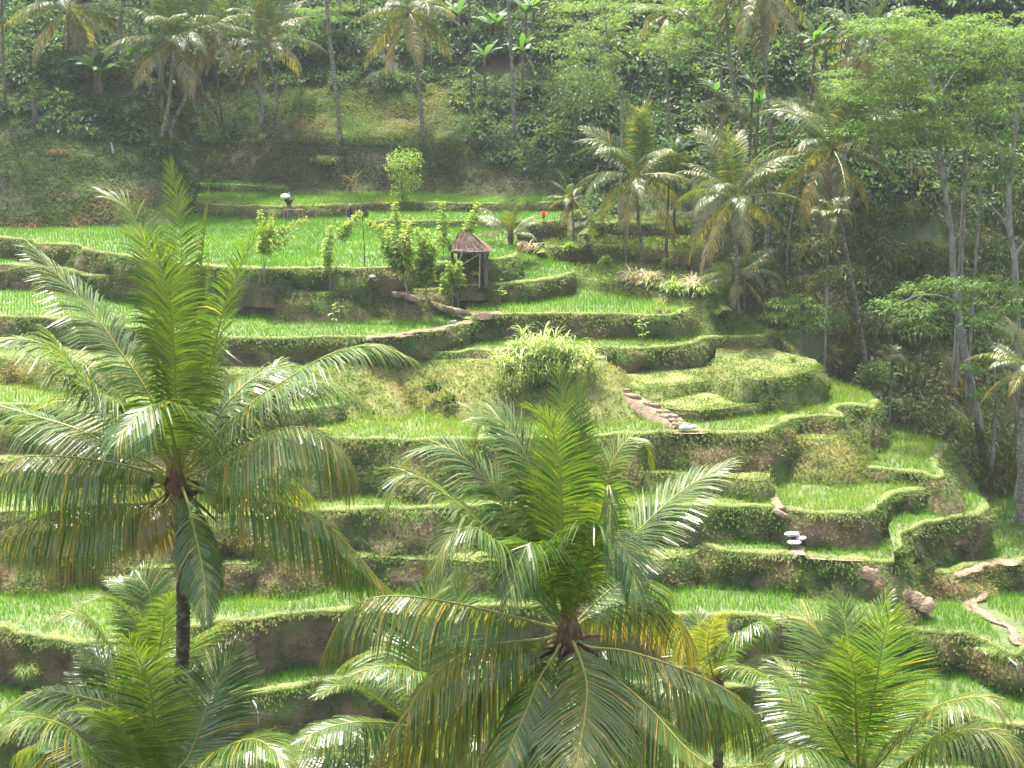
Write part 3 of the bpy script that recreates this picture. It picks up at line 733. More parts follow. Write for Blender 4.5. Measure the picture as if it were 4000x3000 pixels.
    # rough turf on grassy treads
    if l['cover'] == 'grass':
        ar = max(1.0, (x1 - x0) * (y1 - y0))
        m = int(min(ar, 900) * 40)
        P = np.column_stack([rng.uniform(x0, x1, m), rng.uniform(y0, y1, m), np.full(m, z)])
        P = P[in_poly(P[:, 0], P[:, 1], poly)]
        P = P[visible_on(P, z)]
        m = len(P)
        if m:
            clump = fbm(P[:, 0] / 1.5, P[:, 1] / 1.5, 12 + k)
            D = np.column_stack([rng.normal(0, .6, (m, 2)), np.ones(m)])
            big = 1.0 + (1.2 if 'overgrown' in l['label'] else 0)
            add_blades(mb, P, D, np.clip(.16 + .28 * clump, .05, .5) * rng.uniform(.6, 1.3, m) * big, .06, np.clip(.55 - .5 * clump + rng.normal(0, .15, m), 0, 1), mi=0, two=True, bend=.6)
            if 'overgrown' in l['label']:
                b = rng.random(m) < .35
                add_leaves(mb, P[b] + [0, 0, .25], D[b], rng.normal(0, .3, (b.sum(), 3)) + [0, -.3, 1], rng.uniform(.18, .36, b.sum()), rng.uniform(.1, .2, b.sum()), np.clip(rng.normal(.65, .2, b.sum()), 0, 1), mi=1)
    if mb.n:
        tag(mb.build('bank_weeds', [M['grass'], M['weed']]), 'weeds and short turf on the edge and bank of the ' + l['label'], 'weeds', kind='stuff')

# ------------------------------------------------------------------ dirt paths, steps, bare soil
def ribbon(name, pts, width, label, mat='path', drop=.12):
    P = np.array([list(at_z(px, py, z)) for px, py, z in pts])
    C = crom(P, max(10, int(np.linalg.norm(np.diff(P, axis=0), axis=1).sum() / .25)))
    t = nrm(np.gradient(C, axis=0)); sd = nrm(np.cross(t, [0, 0, 1.0]))
    n = len(C)
    s = np.arange(n) * .25
    V = []
    for o, h in ((-.62, -drop), (-.42, -.02), (-.2, .0), (.2, .0), (.42, -.02), (.62, -drop)):
        w = width * (o * np.clip(1 + 1.6 * fbm(s / .9, s * 0 + o * 5, 3), .25, 1.9) + .5 * fbm(s / 1.3, s * 0, 13))
        V.append(C + sd * w[:, None] + np.array([0, 0, 1.0]) * (h + .02 + .08 * fbm(s / .5, s * 0 + o, 8))[:, None])
    V = np.vstack(V)
    i = np.arange(5)[:, None] * n + np.arange(n - 1)[None, :]
    mb = MB(); mb.add(V, np.stack([i, i + n, i + n + 1, i + 1], -1).reshape(-1, 4))
    o = tag(mb.build(name, M[mat], smooth=True), label, kind='structure')
    m = int(n * .25 * 110)
    k = rng.integers(0, n, m); off = np.sign(rng.normal(0, 1, m)) * (width * .42 + np.abs(rng.normal(0, .25, m)))
    P = C[k] + sd[k] * off[:, None] + rng.normal(0, .08, (m, 3)) * [1, 1, .2] + [0, 0, -.08]
    P[:, 2] -= np.clip(np.abs(off) - width * .4, 0, 1) * .7
    g_ = MB(); add_blades(g_, P, np.column_stack([rng.normal(0, .5, (m, 2)), np.ones(m)]), rng.uniform(.05, .2, m), .05, np.clip(rng.normal(.55, .22, m), 0, 1), two=True, bend=.5)
    tag(g_.build('path_grass', M['grass']), 'short grass beside the ' + label[:70], 'grass', kind='stuff')
    return o

ribbon('footpath', [(1530, 1138, -21.3), (1600, 1150, -21.6), (1700, 1180, -22.2), (1770, 1203, -22.65), (1836, 1224, -22.8), (1900, 1223, -22.8), (1960, 1222, -22.82)], 0.7, 'pale path slanting down from the hut', drop=.35)
ribbon('footpath', [(1845, 1244, -23.05), (1800, 1264, -23.14), (1700, 1284, -23.14), (1600, 1300, -23.14), (1500, 1314, -23.14), (1430, 1316, -23.14)], 0.55, 'trodden edge of the long narrow terrace')
ribbon('footpath', [(2960, 1868, -30.6), (3005, 1890, -30.9), (3022, 1930, -31.05), (3050, 1985, -31.0), (3075, 2035, -32.0), (3095, 2075, -32.6), (3115, 2130, -33.1), (3130, 2170, -33.1)], 0.7, 'dirt path passing the three white sandbags', drop=.3)
ribbon('footpath', [(3990, 2190, -35.2), (3900, 2200, -35.2), (3830, 2212, -35.2), (3740, 2246, -35.3), (3760, 2282, -36.0), (3830, 2306, -36.3), (3845, 2325, -36.42), (3795, 2355, -36.5), (3830, 2390, -36.5), (3900, 2425, -36.5), (3965, 2475, -36.5), (3978, 2520, -36.5)], 0.62, 'winding pale footpath at the lower right')

def patch(pts, z, label, mat='path', name='footpath'):
    """bare trodden ground: an uneven flat sheet just above the tread"""
    P = np.array([list(at_z(x, y, z)) for x, y in pts])
    P = crom(np.vstack([P, P[:1]]), 70)[:-1]
    c = P.mean(0)
    a = np.arange(len(P))
    P = c + (P - c) * (1 + .22 * fbm(a / 4.0, a * 0, 6))[:, None]
    P[:, 2] = z
    mb = MB(); mb.add(P, np.array(tessellate_polygon([[Vector((p[0], p[1], 0)) for p in P]])))
    return tag(mb.build(name, M[mat]), label, kind='structure')
patch([(1400, 1112), (1500, 1104), (1650, 1098), (1800, 1092), (1930, 1078), (1935, 1098), (1800, 1112), (1680, 1124), (1560, 1128), (1430, 1132)], -21.38, 'trodden earth platform in front of the thatched hut')
patch([(2630, 1668), (2700, 1660), (2760, 1676), (2800, 1690), (2700, 1694), (2620, 1690)], -27.78, 'worn earth beside the white sack')
patch([(3120, 2160), (3200, 2172), (3330, 2178), (3420, 2182), (3400, 2192), (3250, 2188), (3140, 2178)], -33.27, 'bare muddy strip along the narrow terrace')
steps2 = empty('eroded_steps', at_z(3480, 2290, -34.6), 'eroded pale earth steps below the rounded terrace', 'stairs')
for k, (x, y, z) in enumerate([(3400, 2215, -33.55), (3440, 2240, -33.95), (3480, 2268, -34.35), (3525, 2296, -34.75), (3570, 2318, -35.05), (3610, 2338, -35.3)]):
    mb = MB()
    add_lathe(mb, [(0.001, .0), (.34, .02), (.55, -.04), (.70, -.16), (.85, -.6)], np.array(at_z(x, y, z)) - np.array(steps2.location), 11, sx=rng.uniform(.8, 1.1), sy=.8, rz=rng.uniform(-.6, .3), jit=.05)
    mb.build('step', M['path'], steps2, smooth=True)

# earthen stairs
P = [(2335, 1398, -25.15), (2325, 1420, -25.45), (2352, 1442, -25.75), (2378, 1462, -26.0), (2383, 1482, -26.2), (2398, 1500, -26.35), (2428, 1522, -26.5), (2470, 1546, -26.7), (2545, 1578, -26.95), (2588, 1606, -27.2), (2612, 1624, -27.35), (2640, 1642, -27.5), (2662, 1658, -27.62)]
mb = MB()
SP_ = np.array([list(at_z(a, b, c + .12)) for a, b, c in P])
C = crom(SP_, 60)
t = nrm(np.gradient(C, axis=0)); sd = nrm(np.cross(t, [0, 0, 1.0]))
V = np.vstack([C + sd * o + np.array([0, 0, h]) for o, h in ((-.9, -1.2), (-.6, -.1), (.6, -.1), (.9, -1.2))])
i = np.arange(3)[:, None] * 60 + np.arange(59)[None, :]
mb.add(V, np.stack([i, i + 60, i + 61, i + 1], -1).reshape(-1, 4))
stairs = tag(mb.build('earthen_stairs', M['path'], smooth=True), 'worn earthen stairs climbing past the tall grass', 'stairs')
for p in SP_:
    mb = MB()
    w = rng.uniform(.9, 1.25)
    add_lathe(mb, [(0.001, .10), (.34, .11), (.50, .07), (.54, -.03), (.55, -.35)], p, 9, sx=w * 1.1, sy=.5, rz=rng.uniform(-.5, .4), jit=.035)
    mb.build('step', M['path'], stairs, smooth=True)

def soil_patch(pts, label, Yoff=0.12, mat='soil'):
    """bare soil on the slope: a thin lumpy cap that follows the ground"""
    px = np.array(pts, float)
    x0, y0 = px.min(0); x1, y1 = px.max(0)
    gx_, gy_ = np.meshgrid(np.linspace(x0, x1, 22), np.linspace(y0, y1, 16))
    g = hit_base(gx_.ravel(), gy_.ravel(), 110, 170)
    inside = in_poly(gx_.ravel(), gy_.ravel(), px)
    g[:, 2] += np.where(inside, .05, -.30) + .05 * fbm(g[:, 0], g[:, 1], 3)
    g[:, 1] -= np.where(inside, .06, -.2)
    i = np.arange(15)[:, None] * 22 + np.arange(21)[None, :]
    mb = MB(); mb.add(g, np.stack([i, i + 22, i + 23, i + 1], -1).reshape(-1, 4))
    return tag(mb.build('bare_soil', M[mat], smooth=True), label, kind='structure')
soil_patch([(225, 868), (250, 838), (300, 822), (340, 832), (372, 860), (360, 872)], 'orange bare soil at the foot of the weedy bank')
soil_patch([(100, 895), (112, 862), (135, 852), (150, 880), (160, 895)], 'small orange soil patch at the left foot of the bank')

# crumbled bank below the bright terrace
c = np.array(at_z(2610, 1262, -23.9))
rub = empty('earth_slump', c, 'pale crumbled earth slumped from the bright terrace bank', 'earth slump')
for k in range(26):
    mb = MB()
    q = c + np.array([rng.uniform(-1.1, 1.2), rng.uniform(-.9, .2), rng.uniform(-.95, .45)])
    q[1] -= max(0, (c[2] + .4 - q[2])) * .35
    add_lathe(mb, ball(6), q - c, 8, sx=rng.uniform(.12, .34), sy=.25, rz=rng.uniform(0, 3), jit=.03)
    o = mb.build('clod', M['rubble'], rub)

# ------------------------------------------------------------------ fronds and palms
UP = np.array([0, 0, 1.0])

def frond_mesh(ctrl, n=150, Lm=1.3, w=0.046, droop=0.5, vee=0.35, age=0.5, twist=0.0, yellow=0.03, miss=0.03, r0=0.05, rs=8, start=0.13, seg=3, rag=0.10, far=False, ang=1.0):
    """leaflets (MB) and midrib (MB) of one pinnate leaf along the control points (base first)"""
    C = crom(np.asarray(ctrl, float), 60)
    T = nrm(np.gradient(C, axis=0))
    S0 = np.cross(T, UP).sum(0)
    if np.linalg.norm(S0) < 1.0: S0 = S0 + np.array([1.0, 0, 0])
    S0 = S0 / np.linalg.norm(S0)
    lf = MB()
    tl = np.linspace(start, 0.995, n)
    for sd in (-1, 1):
        t = np.clip(tl + rng.normal(0, .35 / n, n), start, .998)
        ok = rng.random(n) > miss
        t = t[ok]; m = len(t)
        x = t * 59; i0 = np.minimum(x.astype(int), 58); fx = (x - i0)[:, None]
        B = C[i0] * (1 - fx) + C[i0 + 1] * fx
        Tt = nrm(T[i0] * (1 - fx) + T[i0 + 1] * fx)
        S = nrm(S0 - Tt * (Tt @ S0)[:, None])
        N = np.cross(S, Tt)
        if np.mean(N[:, 2]) < 0 and abs(twist) < 9: pass
        if twist:
            a = twist * t[:, None]
            S, N = S * np.cos(a) + N * np.sin(a), N * np.cos(a) - S * np.sin(a)
        u = (t - start) / (1 - start)
        ln = Lm * np.clip(0.45 + 1.9 * u, 0, 1) * np.clip(1.28 - .92 * u ** 1.6, .2, 1) * rng.uniform(1 - rag, 1 + rag * .6, m)
        th = np.radians(np.interp(u, [0, .3, .75, 1], [78, 62, 42, 14])) * ang + rng.normal(0, .05, m)
        v = vee + rng.normal(0, .06, m)
        d = Tt * np.cos(th)[:, None] + (sd * S * np.cos(v)[:, None] + N * np.sin(v)[:, None]) * np.sin(th)[:, None]
        dr = droop * rng.uniform(.85, 1.15, m) * np.clip(1.15 - .35 * u, .4, 1.2)
        wv = nrm(Tt - d * (Tt * d).sum(1)[:, None] + N * rng.normal(0, .13, (m, 1)))
        ww = w * np.clip(ln / Lm, .4, 1) * rng.uniform(.85, 1.15, m)
        pts = [B]; p = B
        dd = d - np.outer(dr, UP) * .22
        for k in range(seg):
            p = p + nrm(dd) * (ln / seg)[:, None]
            pts.append(p)
            dd = nrm(dd) + np.outer(dr, -UP) * (0.55 + .35 * k)
        prof_ = np.interp(np.arange(seg + 1) / seg, [0, .35, .75, 1], [.45, 1, .75, 0.12])
        rows_ = []
        for k in range(seg + 1):
            rows_.append(pts[k] - wv * (ww * prof_[k] / 2)[:, None]); rows_.append(pts[k] + wv * (ww * prof_[k] / 2)[:, None])
        V = np.stack(rows_, 1).reshape(-1, 3)
        kk = np.arange(m)[:, None] * (2 * (seg + 1))
        var = np.clip(age + rng.normal(0, .12, m) + .15 * (u > .8), 0, .9)
        var = np.where(rng.random(m) < yellow, rng.uniform(.93, 1, m), var)
        vv = np.repeat(var, 2 * (seg + 1)).reshape(m, -1)
        tipy = np.where(rng.random(m) < yellow * 4, .97, 0)[:, None]
        vv[:, -2:] = np.maximum(vv[:, -2:], tipy)
        F4 = np.concatenate([kk + np.array([[2 * k, 2 * k + 1, 2 * k + 3, 2 * k + 2]]) for k in range(seg)])
        lf.add(V, F4, vv.ravel())
    rb = MB()
    rr = np.interp(np.linspace(0, 1, 60), [0, .06, .2, 1], [r0 * 1.7, r0, r0 * .62, r0 * .12])
    add_tube(rb, C[::2], rr[::2], 5 if not far else 3, var=np.clip(age + .15, 0, 1), cap=False)
    return lf, rb

def px_frond(base, D0, trace, L_=5.0, sgn=1.0):
    """control points in space for a frond seen along these pixels; the rest of its length runs towards (+) or from (-) the camera"""
    pts = [tuple(base)] + list(trace)
    s = [0.0]
    for a, b in zip(pts[:-1], pts[1:]): s.append(s[-1] + math.hypot(a[0] - b[0], a[1] - b[1]))
    lp = s[-1] / F * D0 * 1.03
    dep = math.sqrt(max(0.15, L_ * L_ - min(lp, L_ * .97) ** 2)) * .8
    out = []
    for (x, y), q in zip(pts, s):
        u = q / s[-1]
        out.append(list(at_y(x, y, D0 - sgn * dep * u)))
    return out

def big_palm(label, crown, D0, fronds, trunk=None, nuts=(), L_=5.0, young=False, r=0.17):
    c = at_y(crown[0], crown[1], D0)
    gz = float(base_z(c.x, D0))
    tp = [at_y(x, y, D0) for x, y in trunk] if trunk else [c, c + Vector((0.05, 0, -3))]
    foot = Vector((tp[-1].x, tp[-1].y, gz - .3))
    root = empty('coconut_palm', (foot.x, foot.y, gz), label, 'palm')
    loc = np.array(root.location)
    # trunk with leaf-scar rings
    path = crom([list(p) for p in tp] + [list(foot)], 90)
    s = np.arange(90)
    n2 = 260
    path = crom(path[::6], n2)
    rr = r * (1 + .25 * np.linspace(0, 1, n2) ** 3) * (1 + .05 * np.sin(np.arange(n2) * 1.55)) + .012 * rng.normal(0, 1, n2)
    mb = MB(); add_tube(mb, path - loc, rr, 12)
    mb.build('trunk', M['palmbark'], root, smooth=True)
    # fibrous heart with old leaf bases
    mb = MB()
    cc = np.array(c) - loc
    add_lathe(mb, [(.16, -.75), (.26, -.4), (.30, -.1), (.24, .25), (.12, .65), (.02, .9)], cc, 14, jit=.035)
    heart = mb.build('fibre_heart', M['fibre'], root, smooth=True)
    for k in range(9):
        a = k * .7 + rng.random()
        p0 = cc + np.array([math.cos(a) * .18, math.sin(a) * .18, -.35 + rng.uniform(-.2, .2)])
        d = np.array([math.cos(a), math.sin(a), rng.uniform(-.9, .5)])
        mb = MB(); add_tube(mb, crom([p0, p0 + d * .35, p0 + d * .7 + [0, 0, -.12]], 6), [.07, .055, .045, .035, .03, .015], 6)
        mb.build('leaf_stub', M['darkwood'] if k % 2 else M['fibre'], heart, smooth=True)
    for f in fronds:
        tr, sg = f[0], f[1]
        kw = dict(droop=.5, age=.45, vee=.3)
        kw.update(f[2] if len(f) > 2 else {})
        yg = kw.pop('young', young); dead = kw.pop('dead', False); L2 = kw.pop('L', L_)
        a = math.atan2(tr[0][1] - crown[1], tr[0][0] - crown[0])
        b0 = (crown[0] + 14 * math.cos(a), crown[1] + 10 * math.sin(a))
        ctrl = np.array(px_frond(b0, D0, tr, L2, sg)) - loc
        lf, rb = frond_mesh(ctrl, **kw)
        fo = lf.build('frond', M['deadfrond'] if dead else M['palmyoung'] if yg else M['palm'], root)
        rb.build('midrib', M['deadfrond'] if dead else M['rachis'], fo, smooth=True)
    for (x, y, dd) in nuts:
        p = np.array(at_y(x, y, D0 - dd)) - loc
        mb = MB(); add_lathe(mb, np.column_stack([ball(8)[:, 0] * .115, ball(8)[:, 1] * .14]), p, 10, jit=.004)
        mb.build('coconut', M['nut'], root, smooth=True)
    return root

OLD = dict(droop=1.6, age=.58, vee=-.1, yellow=.10, n=165, Lm=2.0, w=.046)
YNG = dict(Lm=1.1, droop=.28, age=.45, vee=.25, ang=1.12, young=True, n=150, yellow=.01)
MID = dict(droop=.75, age=.48, vee=.1, n=150, yellow=.03, Lm=1.6, w=.047)
def o_(d, **k):
    e = dict(d); e.update(k); return e

big_palm('tall coconut palm with a dark ringed trunk, crown high at the left', (692, 1870), 32.0, [
    ([(683, 1500), (665, 1202), (633, 1066), (565, 944), (510, 912)], 1, o_(YNG, Lm=1.22)),
    ([(640, 1420), (580, 1020), (538, 890), (497, 809), (395, 752)], -1, o_(YNG, Lm=1.17)),
    ([(715, 1400), (712, 1100), (705, 930), (696, 795), (665, 650)], -1, o_(YNG, Lm=0.96)),
    ([(735, 1500), (775, 1150), (800, 900), (822, 700)], -1, o_(YNG, Lm=0.22, vee=.9, n=150)),
    ([(790, 1560), (859, 1261), (904, 1125), (963, 985), (1052, 850)], 1, o_(YNG, Lm=1.07, age=.3)),
    ([(745, 1600), (790, 1350), (805, 1200), (813, 1060)], -1, o_(MID, twist=1.2)),
    ([(590, 1560), (457, 1356), (375, 1238), (244, 1093), (135, 978)], -1, o_(MID, droop=.5)),
    ([(560, 1650), (384, 1500), (249, 1396), (136, 1333), (0, 1322), (-130, 1350)], 1, o_(MID, age=.5)),
    ([(600, 1720), (520, 1625), (452, 1572), (344, 1500), (190, 1297)], 1, o_(MID)),
    ([(590, 1810), (470, 1758), (316, 1681), (158, 1631), (0, 1586), (-160, 1560)], -1, o_(MID, droop=.9)),
    ([(590, 1845), (479, 1816), (316, 1789), (158, 1780), (45, 1800), (-80, 1890)], 1, o_(OLD, Lm=2.16)),
    ([(620, 1950), (540, 1970), (400, 1972), (226, 1997), (90, 2042), (-40, 2100)], 1, o_(OLD, Lm=2.16, age=.65, yellow=.2)),
    ([(690, 1771), (672, 1690), (640, 1605), (600, 1580), (520, 1640), (452, 1730)], 1, o_(MID, L=5.2, droop=.8, age=.35)),
    ([(722, 1930), (742, 1997), (768, 2110), (796, 2250), (805, 2420)], 1, o_(OLD, age=.35, Lm=.95, droop=.9)),
    ([(800, 1740), (1000, 1560), (1090, 1500), (1271, 1392), (1407, 1351), (1497, 1356), (1600, 1395)], 1, o_(MID, droop=.75)),
    ([(820, 1760), (960, 1610), (1130, 1500), (1330, 1510), (1434, 1595)], -1, o_(MID, droop=.8)),
    ([(800, 1830), (1000, 1717), (1113, 1672), (1203, 1672), (1280, 1717), (1339, 1789), (1362, 1870)], 1, o_(OLD, Lm=2.16, yellow=.12)),
    ([(850, 1935), (1000, 1945), (1158, 1988), (1271, 2042), (1362, 2133), (1466, 2250), (1540, 2320)], 1, o_(OLD, age=.6, yellow=.16)),
    ([(760, 1780), (880, 1640), (1000, 1520), (1080, 1420)], -1, o_(MID, L=5)),
    ([(610, 1900), (500, 1900), (380, 1900), (230, 1935), (120, 2010)], -1, o_(OLD, age=.5)),
    ([(830, 1880), (1000, 1840), (1120, 1860), (1220, 1940)], -1, o_(OLD, age=.45)),
    ([(800, 1700), (900, 1560), (1020, 1460), (1160, 1430), (1260, 1470)], -1, o_(MID)),
    ([(600, 1740), (480, 1640), (340, 1570), (200, 1560), (80, 1620)], -1, o_(MID)),
    ([(640, 2000), (600, 2080), (560, 2150)], -1, o_(OLD, dead=True, Lm=1.13, L=2.6, miss=.4)),
    ([(650, 1960), (560, 2010), (540, 2120)], 1, o_(OLD, age=.8, yellow=.7, Lm=1.13, L=2.5, miss=.3)),
], trunk=[(700, 1900), (716, 2050), (717, 2300), (712, 2600), (700, 3000)], nuts=[(572, 1905, .1), (585, 1880, .2), (630, 1870, .4), (615, 1862, .3), (838, 1965, .4), (862, 1985, .5), (880, 1960, .3), (850, 1945, .2)], L_=5.4)

big_palm('full coconut palm crown with nuts at the bottom centre', (2215, 2465), 30.0, [
    ([(2225, 2300), (2196, 2097), (2194, 1952), (2181, 1794), (2149, 1658), (2080, 1596)], 1, o_(YNG, Lm=1.17)),
    ([(2230, 2250), (2225, 1950), (2205, 1700), (2200, 1560), (2175, 1455)], -1, o_(YNG, Lm=1.07)),
    ([(2240, 2250), (2260, 1950), (2260, 1720), (2275, 1500)], -1, o_(YNG, Lm=0.85)),
    ([(2290, 2200), (2366, 1893), (2398, 1794), (2443, 1726), (2479, 1708), (2524, 1740), (2548, 1820)], -1, o_(YNG, Lm=0.85, droop=.3, vee=0, age=.65)),
    ([(2290, 2250), (2340, 2050), (2372, 1905), (2385, 1930), (2380, 2100)], 1, o_(MID, L=5.2, Lm=1.04)),
    ([(2290, 2300), (2407, 2169), (2542, 2024), (2678, 1907), (2836, 1812)], -1, o_(MID, droop=.35, age=.5, Lm=1.51)),
    ([(2320, 2400), (2452, 2358), (2530, 2345), (2600, 2370), (2646, 2431), (2672, 2540)], -1, o_(OLD, yellow=.3, age=.6)),
    ([(2289, 2526), (2452, 2544), (2678, 2620), (2859, 2711), (3000, 2851), (3080, 3000)], 1, o_(OLD)),
    ([(2240, 2512), (2271, 2589), (2292, 2679), (2285, 2792), (2262, 2928), (2250, 3020)], 1, o_(OLD, droop=.55, age=.7, Lm=2.07)),
    ([(2300, 2570), (2430, 2670), (2542, 2770), (2678, 2919), (2787, 3000)], 1, o_(OLD)),
    ([(2290, 2600), (2384, 2720), (2452, 2806), (2556, 2973), (2600, 3060)], -1, o_(OLD, age=.3)),
    ([(2120, 2440), (2000, 2408), (1768, 2354), (1542, 2327), (1407, 2354), (1316, 2444), (1250, 2590)], 1, o_(OLD, Lm=1.89, yellow=.12)),
    ([(2130, 2495), (2000, 2508), (1859, 2530), (1746, 2594), (1655, 2680), (1588, 2783), (1500, 2900)], 1, o_(OLD, age=.7)),
    ([(2130, 2520), (2000, 2580), (1859, 2670), (1700, 2792), (1565, 2896), (1452, 2973)], 1, o_(OLD, age=.75, yellow=.15)),
    ([(2150, 2560), (1990, 2660), (1800, 2780), (1640, 2920)], -1, o_(OLD, age=.5)),
    ([(2160, 2570), (2108, 2648), (2059, 2770), (2000, 2905), (1940, 3060)], 1, o_(OLD, age=.5)),
    ([(2200, 2600), (2180, 2750), (2160, 2900), (2150, 3050)], -1, o_(OLD, age=.5, yellow=.4)),
    ([(2160, 2350), (1972, 1975), (1904, 1884), (1791, 1771), (1700, 1742), (1633, 1762), (1579, 1835)], -1, o_(MID, droop=.4)),
    ([(2140, 2350), (1949, 2120), (1836, 2006), (1723, 1916), (1633, 1862), (1565, 1862), (1513, 1975)], 1, o_(MID, droop=.45)),
    ([(2150, 2400), (1990, 2180), (1900, 2090), (1830, 2058), (1746, 2110), (1687, 2246)], 1, o_(MID, droop=.9)),
    ([(2190, 2300), (2080, 1850), (1990, 1680), (1927, 1627), (1881, 1658), (1854, 1721)], -1, o_(MID, droop=.4)),
    ([(2180, 2280), (2110, 2050), (2020, 1800), (1960, 1680), (1840, 1600)], -1, o_(MID, droop=.3)),
    ([(2230, 2350), (2250, 2230), (2300, 2080), (2350, 2060), (2450, 2160), (2490, 2330)], 1, o_(MID, droop=.8, age=.3)),
    ([(2170, 2380), (2150, 2250), (2080, 2120), (2030, 2200), (1990, 2330)], 1, o_(MID, droop=.8, age=.3, L=4.6)),
    ([(2330, 2350), (2420, 2280), (2520, 2260), (2590, 2330)], -1, o_(MID, droop=.8, age=.3, L=4.6)),
    ([(2250, 2400), (2290, 2320), (2340, 2330)], -1, o_(OLD, dead=True, Lm=0.58, L=2.4, miss=.5)),
], trunk=[(2212, 2500), (2210, 2700), (2208, 3050)], nuts=[(2058, 2527, .2), (2085, 2552, .5), (2100, 2530, .4), (2080, 2560, .2), (2118, 2512, .2), (2108, 2628, .5), (2128, 2612, .5), (2140, 2640, .3), (2368, 2610, .3), (2380, 2630, .4), (2362, 2588, .2), (2100, 2645, .3)], L_=5.4)

big_palm('young coconut palm with bright upright leaf at the bottom left corner', (640, 3090), 29.0, [
    ([(615, 3000), (601, 2770), (565, 2625), (505, 2500)], 1, o_(YNG, Lm=1.17)),
    ([(590, 3000), (511, 2792), (440, 2640), (362, 2544)], -1, o_(MID, droop=.25, age=.35)),
    ([(500, 3020), (393, 2960), (271, 2847), (181, 2810), (90, 2801), (14, 2850)], 1, o_(MID)),
    ([(560, 2900), (466, 2770), (316, 2720), (203, 2700), (100, 2715), (27, 2767)], -1, o_(MID, droop=.8)),
    ([(590, 3050), (542, 2970), (475, 2838), (407, 2783), (320, 2775)], 1, o_(YNG)),
    ([(700, 3000), (741, 2950), (791, 2815), (850, 2657), (909, 2548)], -1, o_(MID, droop=.25, age=.3)),
    ([(720, 3040), (805, 2990), (881, 2919), (1000, 2887), (1108, 2960)], 1, o_(MID, droop=.6)),
    ([(560, 3060), (400, 2990), (230, 2890), (80, 2930)], -1, o_(OLD, age=.4)),
    ([(720, 3060), (850, 3010), (980, 2960), (1100, 3000)], -1, o_(OLD)),
    ([(650, 3000), (690, 2800), (730, 2640)], -1, o_(MID, droop=.3)),
    ([(540, 3080), (420, 3040), (300, 3040), (150, 3100)], 1, o_(OLD)),
], L_=4.6)

big_palm('smaller coconut palm behind the dark ringed trunk', (575, 2700), 43.0, [
    ([(565, 2600), (556, 2517), (520, 2420), (475, 2367), (407, 2331), (325, 2352)], 1, o_(YNG)),
    ([(530, 2640), (452, 2566), (407, 2490), (344, 2417), (271, 2395), (199, 2420)], 1, o_(MID)),
    ([(585, 2580), (588, 2476), (588, 2340), (560, 2273), (515, 2257)], -1, o_(MID, droop=.3)),
    ([(570, 2560), (545, 2400), (500, 2300), (420, 2262)], -1, o_(YNG)),
    ([(610, 2600), (640, 2450), (650, 2350), (700, 2300)], 1, o_(YNG)),
    ([(640, 2640), (741, 2535), (796, 2476), (868, 2426)], 1, o_(MID, droop=.4)),
    ([(650, 2660), (740, 2590), (830, 2560), (880, 2590)], 1, o_(MID, droop=.6)),
    ([(520, 2680), (430, 2640), (350, 2650), (300, 2720)], -1, o_(OLD)),
    ([(640, 2690), (720, 2680), (800, 2730)], -1, o_(OLD)),
    ([(600, 2600), (620, 2500), (600, 2400)], -1, o_(YNG)),
    ([(540, 2640), (480, 2560), (430, 2520), (380, 2560)], 1, o_(MID)),
], trunk=[(578, 2720), (585, 2800), (590, 3000)], L_=4.4)

big_palm('coconut palm half hidden behind the bottom centre crown', (1620, 2850), 38.0, [
    ([(1565, 2802), (1452, 2720), (1384, 2680), (1316, 2680), (1235, 2718)], 1, o_(YNG, Lm=0.85)),
    ([(1655, 2660), (1600, 2615), (1500, 2600), (1430, 2615), (1362, 2640)], 1, o_(MID)),
    ([(1560, 2830), (1475, 2822), (1384, 2822), (1270, 2845), (1158, 2900)], 1, o_(MID, droop=.8)),
    ([(1640, 2700), (1570, 2600), (1480, 2550), (1400, 2560), (1339, 2600)], -1, o_(MID)),
    ([(1580, 2900), (1400, 2930), (1203, 2942), (1080, 3020)], 1, o_(MID)),
    ([(1680, 2700), (1740, 2500), (1790, 2360), (1800, 2265)], -1, o_(MID, droop=.2, age=.3)),
    ([(1640, 2650), (1650, 2500), (1690, 2350), (1740, 2290)], -1, o_(MID, droop=.2)),
    ([(1720, 2800), (1850, 2720), (1960, 2740), (2040, 2830)], 1, o_(MID)),
    ([(1720, 2860), (1850, 2860), (1950, 2930), (2000, 3020)], 1, o_(OLD)),
    ([(1640, 2920), (1660, 3000), (1700, 3080)], 1, o_(OLD, L=3)),
    ([(1600, 2700), (1560, 2560), (1480, 2480)], -1, o_(YNG)),
    ([(1600, 2920), (1500, 3000), (1400, 3080)], -1, o_(OLD)),
], L_=4.6)

big_palm('small coconut palm with a yellow young leaf right of the centre crown', (2795, 2680), 42.0, [
    ([(2765, 2544), (2778, 2453), (2830, 2405)], 1, o_(YNG, age=.95, Lm=0.78, L=3.2)),
    ([(2814, 2612), (2841, 2521), (2904, 2462), (2972, 2430), (2995, 2500)], 1, o_(MID, L=3.6)),
    ([(2841, 2640), (2927, 2600), (3000, 2640), (3030, 2720)], 1, o_(YNG, L=3.4)),
    ([(2750, 2640), (2700, 2560), (2690, 2470)], -1, o_(YNG, L=3.2)),
    ([(2740, 2660), (2660, 2640), (2600, 2700)], 1, o_(MID, L=3.2)),
    ([(2850, 2690), (2950, 2700), (3040, 2780)], 1, o_(MID, L=3.4)),
    ([(2750, 2700), (2680, 2740), (2640, 2820)], 1, o_(OLD, L=3.2)),
    ([(2800, 2600), (2740, 2480), (2720, 2400)], -1, o_(YNG, L=3.2)),
    ([(2840, 2720), (2900, 2800), (2930, 2900)], -1, o_(OLD, L=3.2)),
], trunk=[(2800, 2700), (2805, 3000)], L_=3.4)

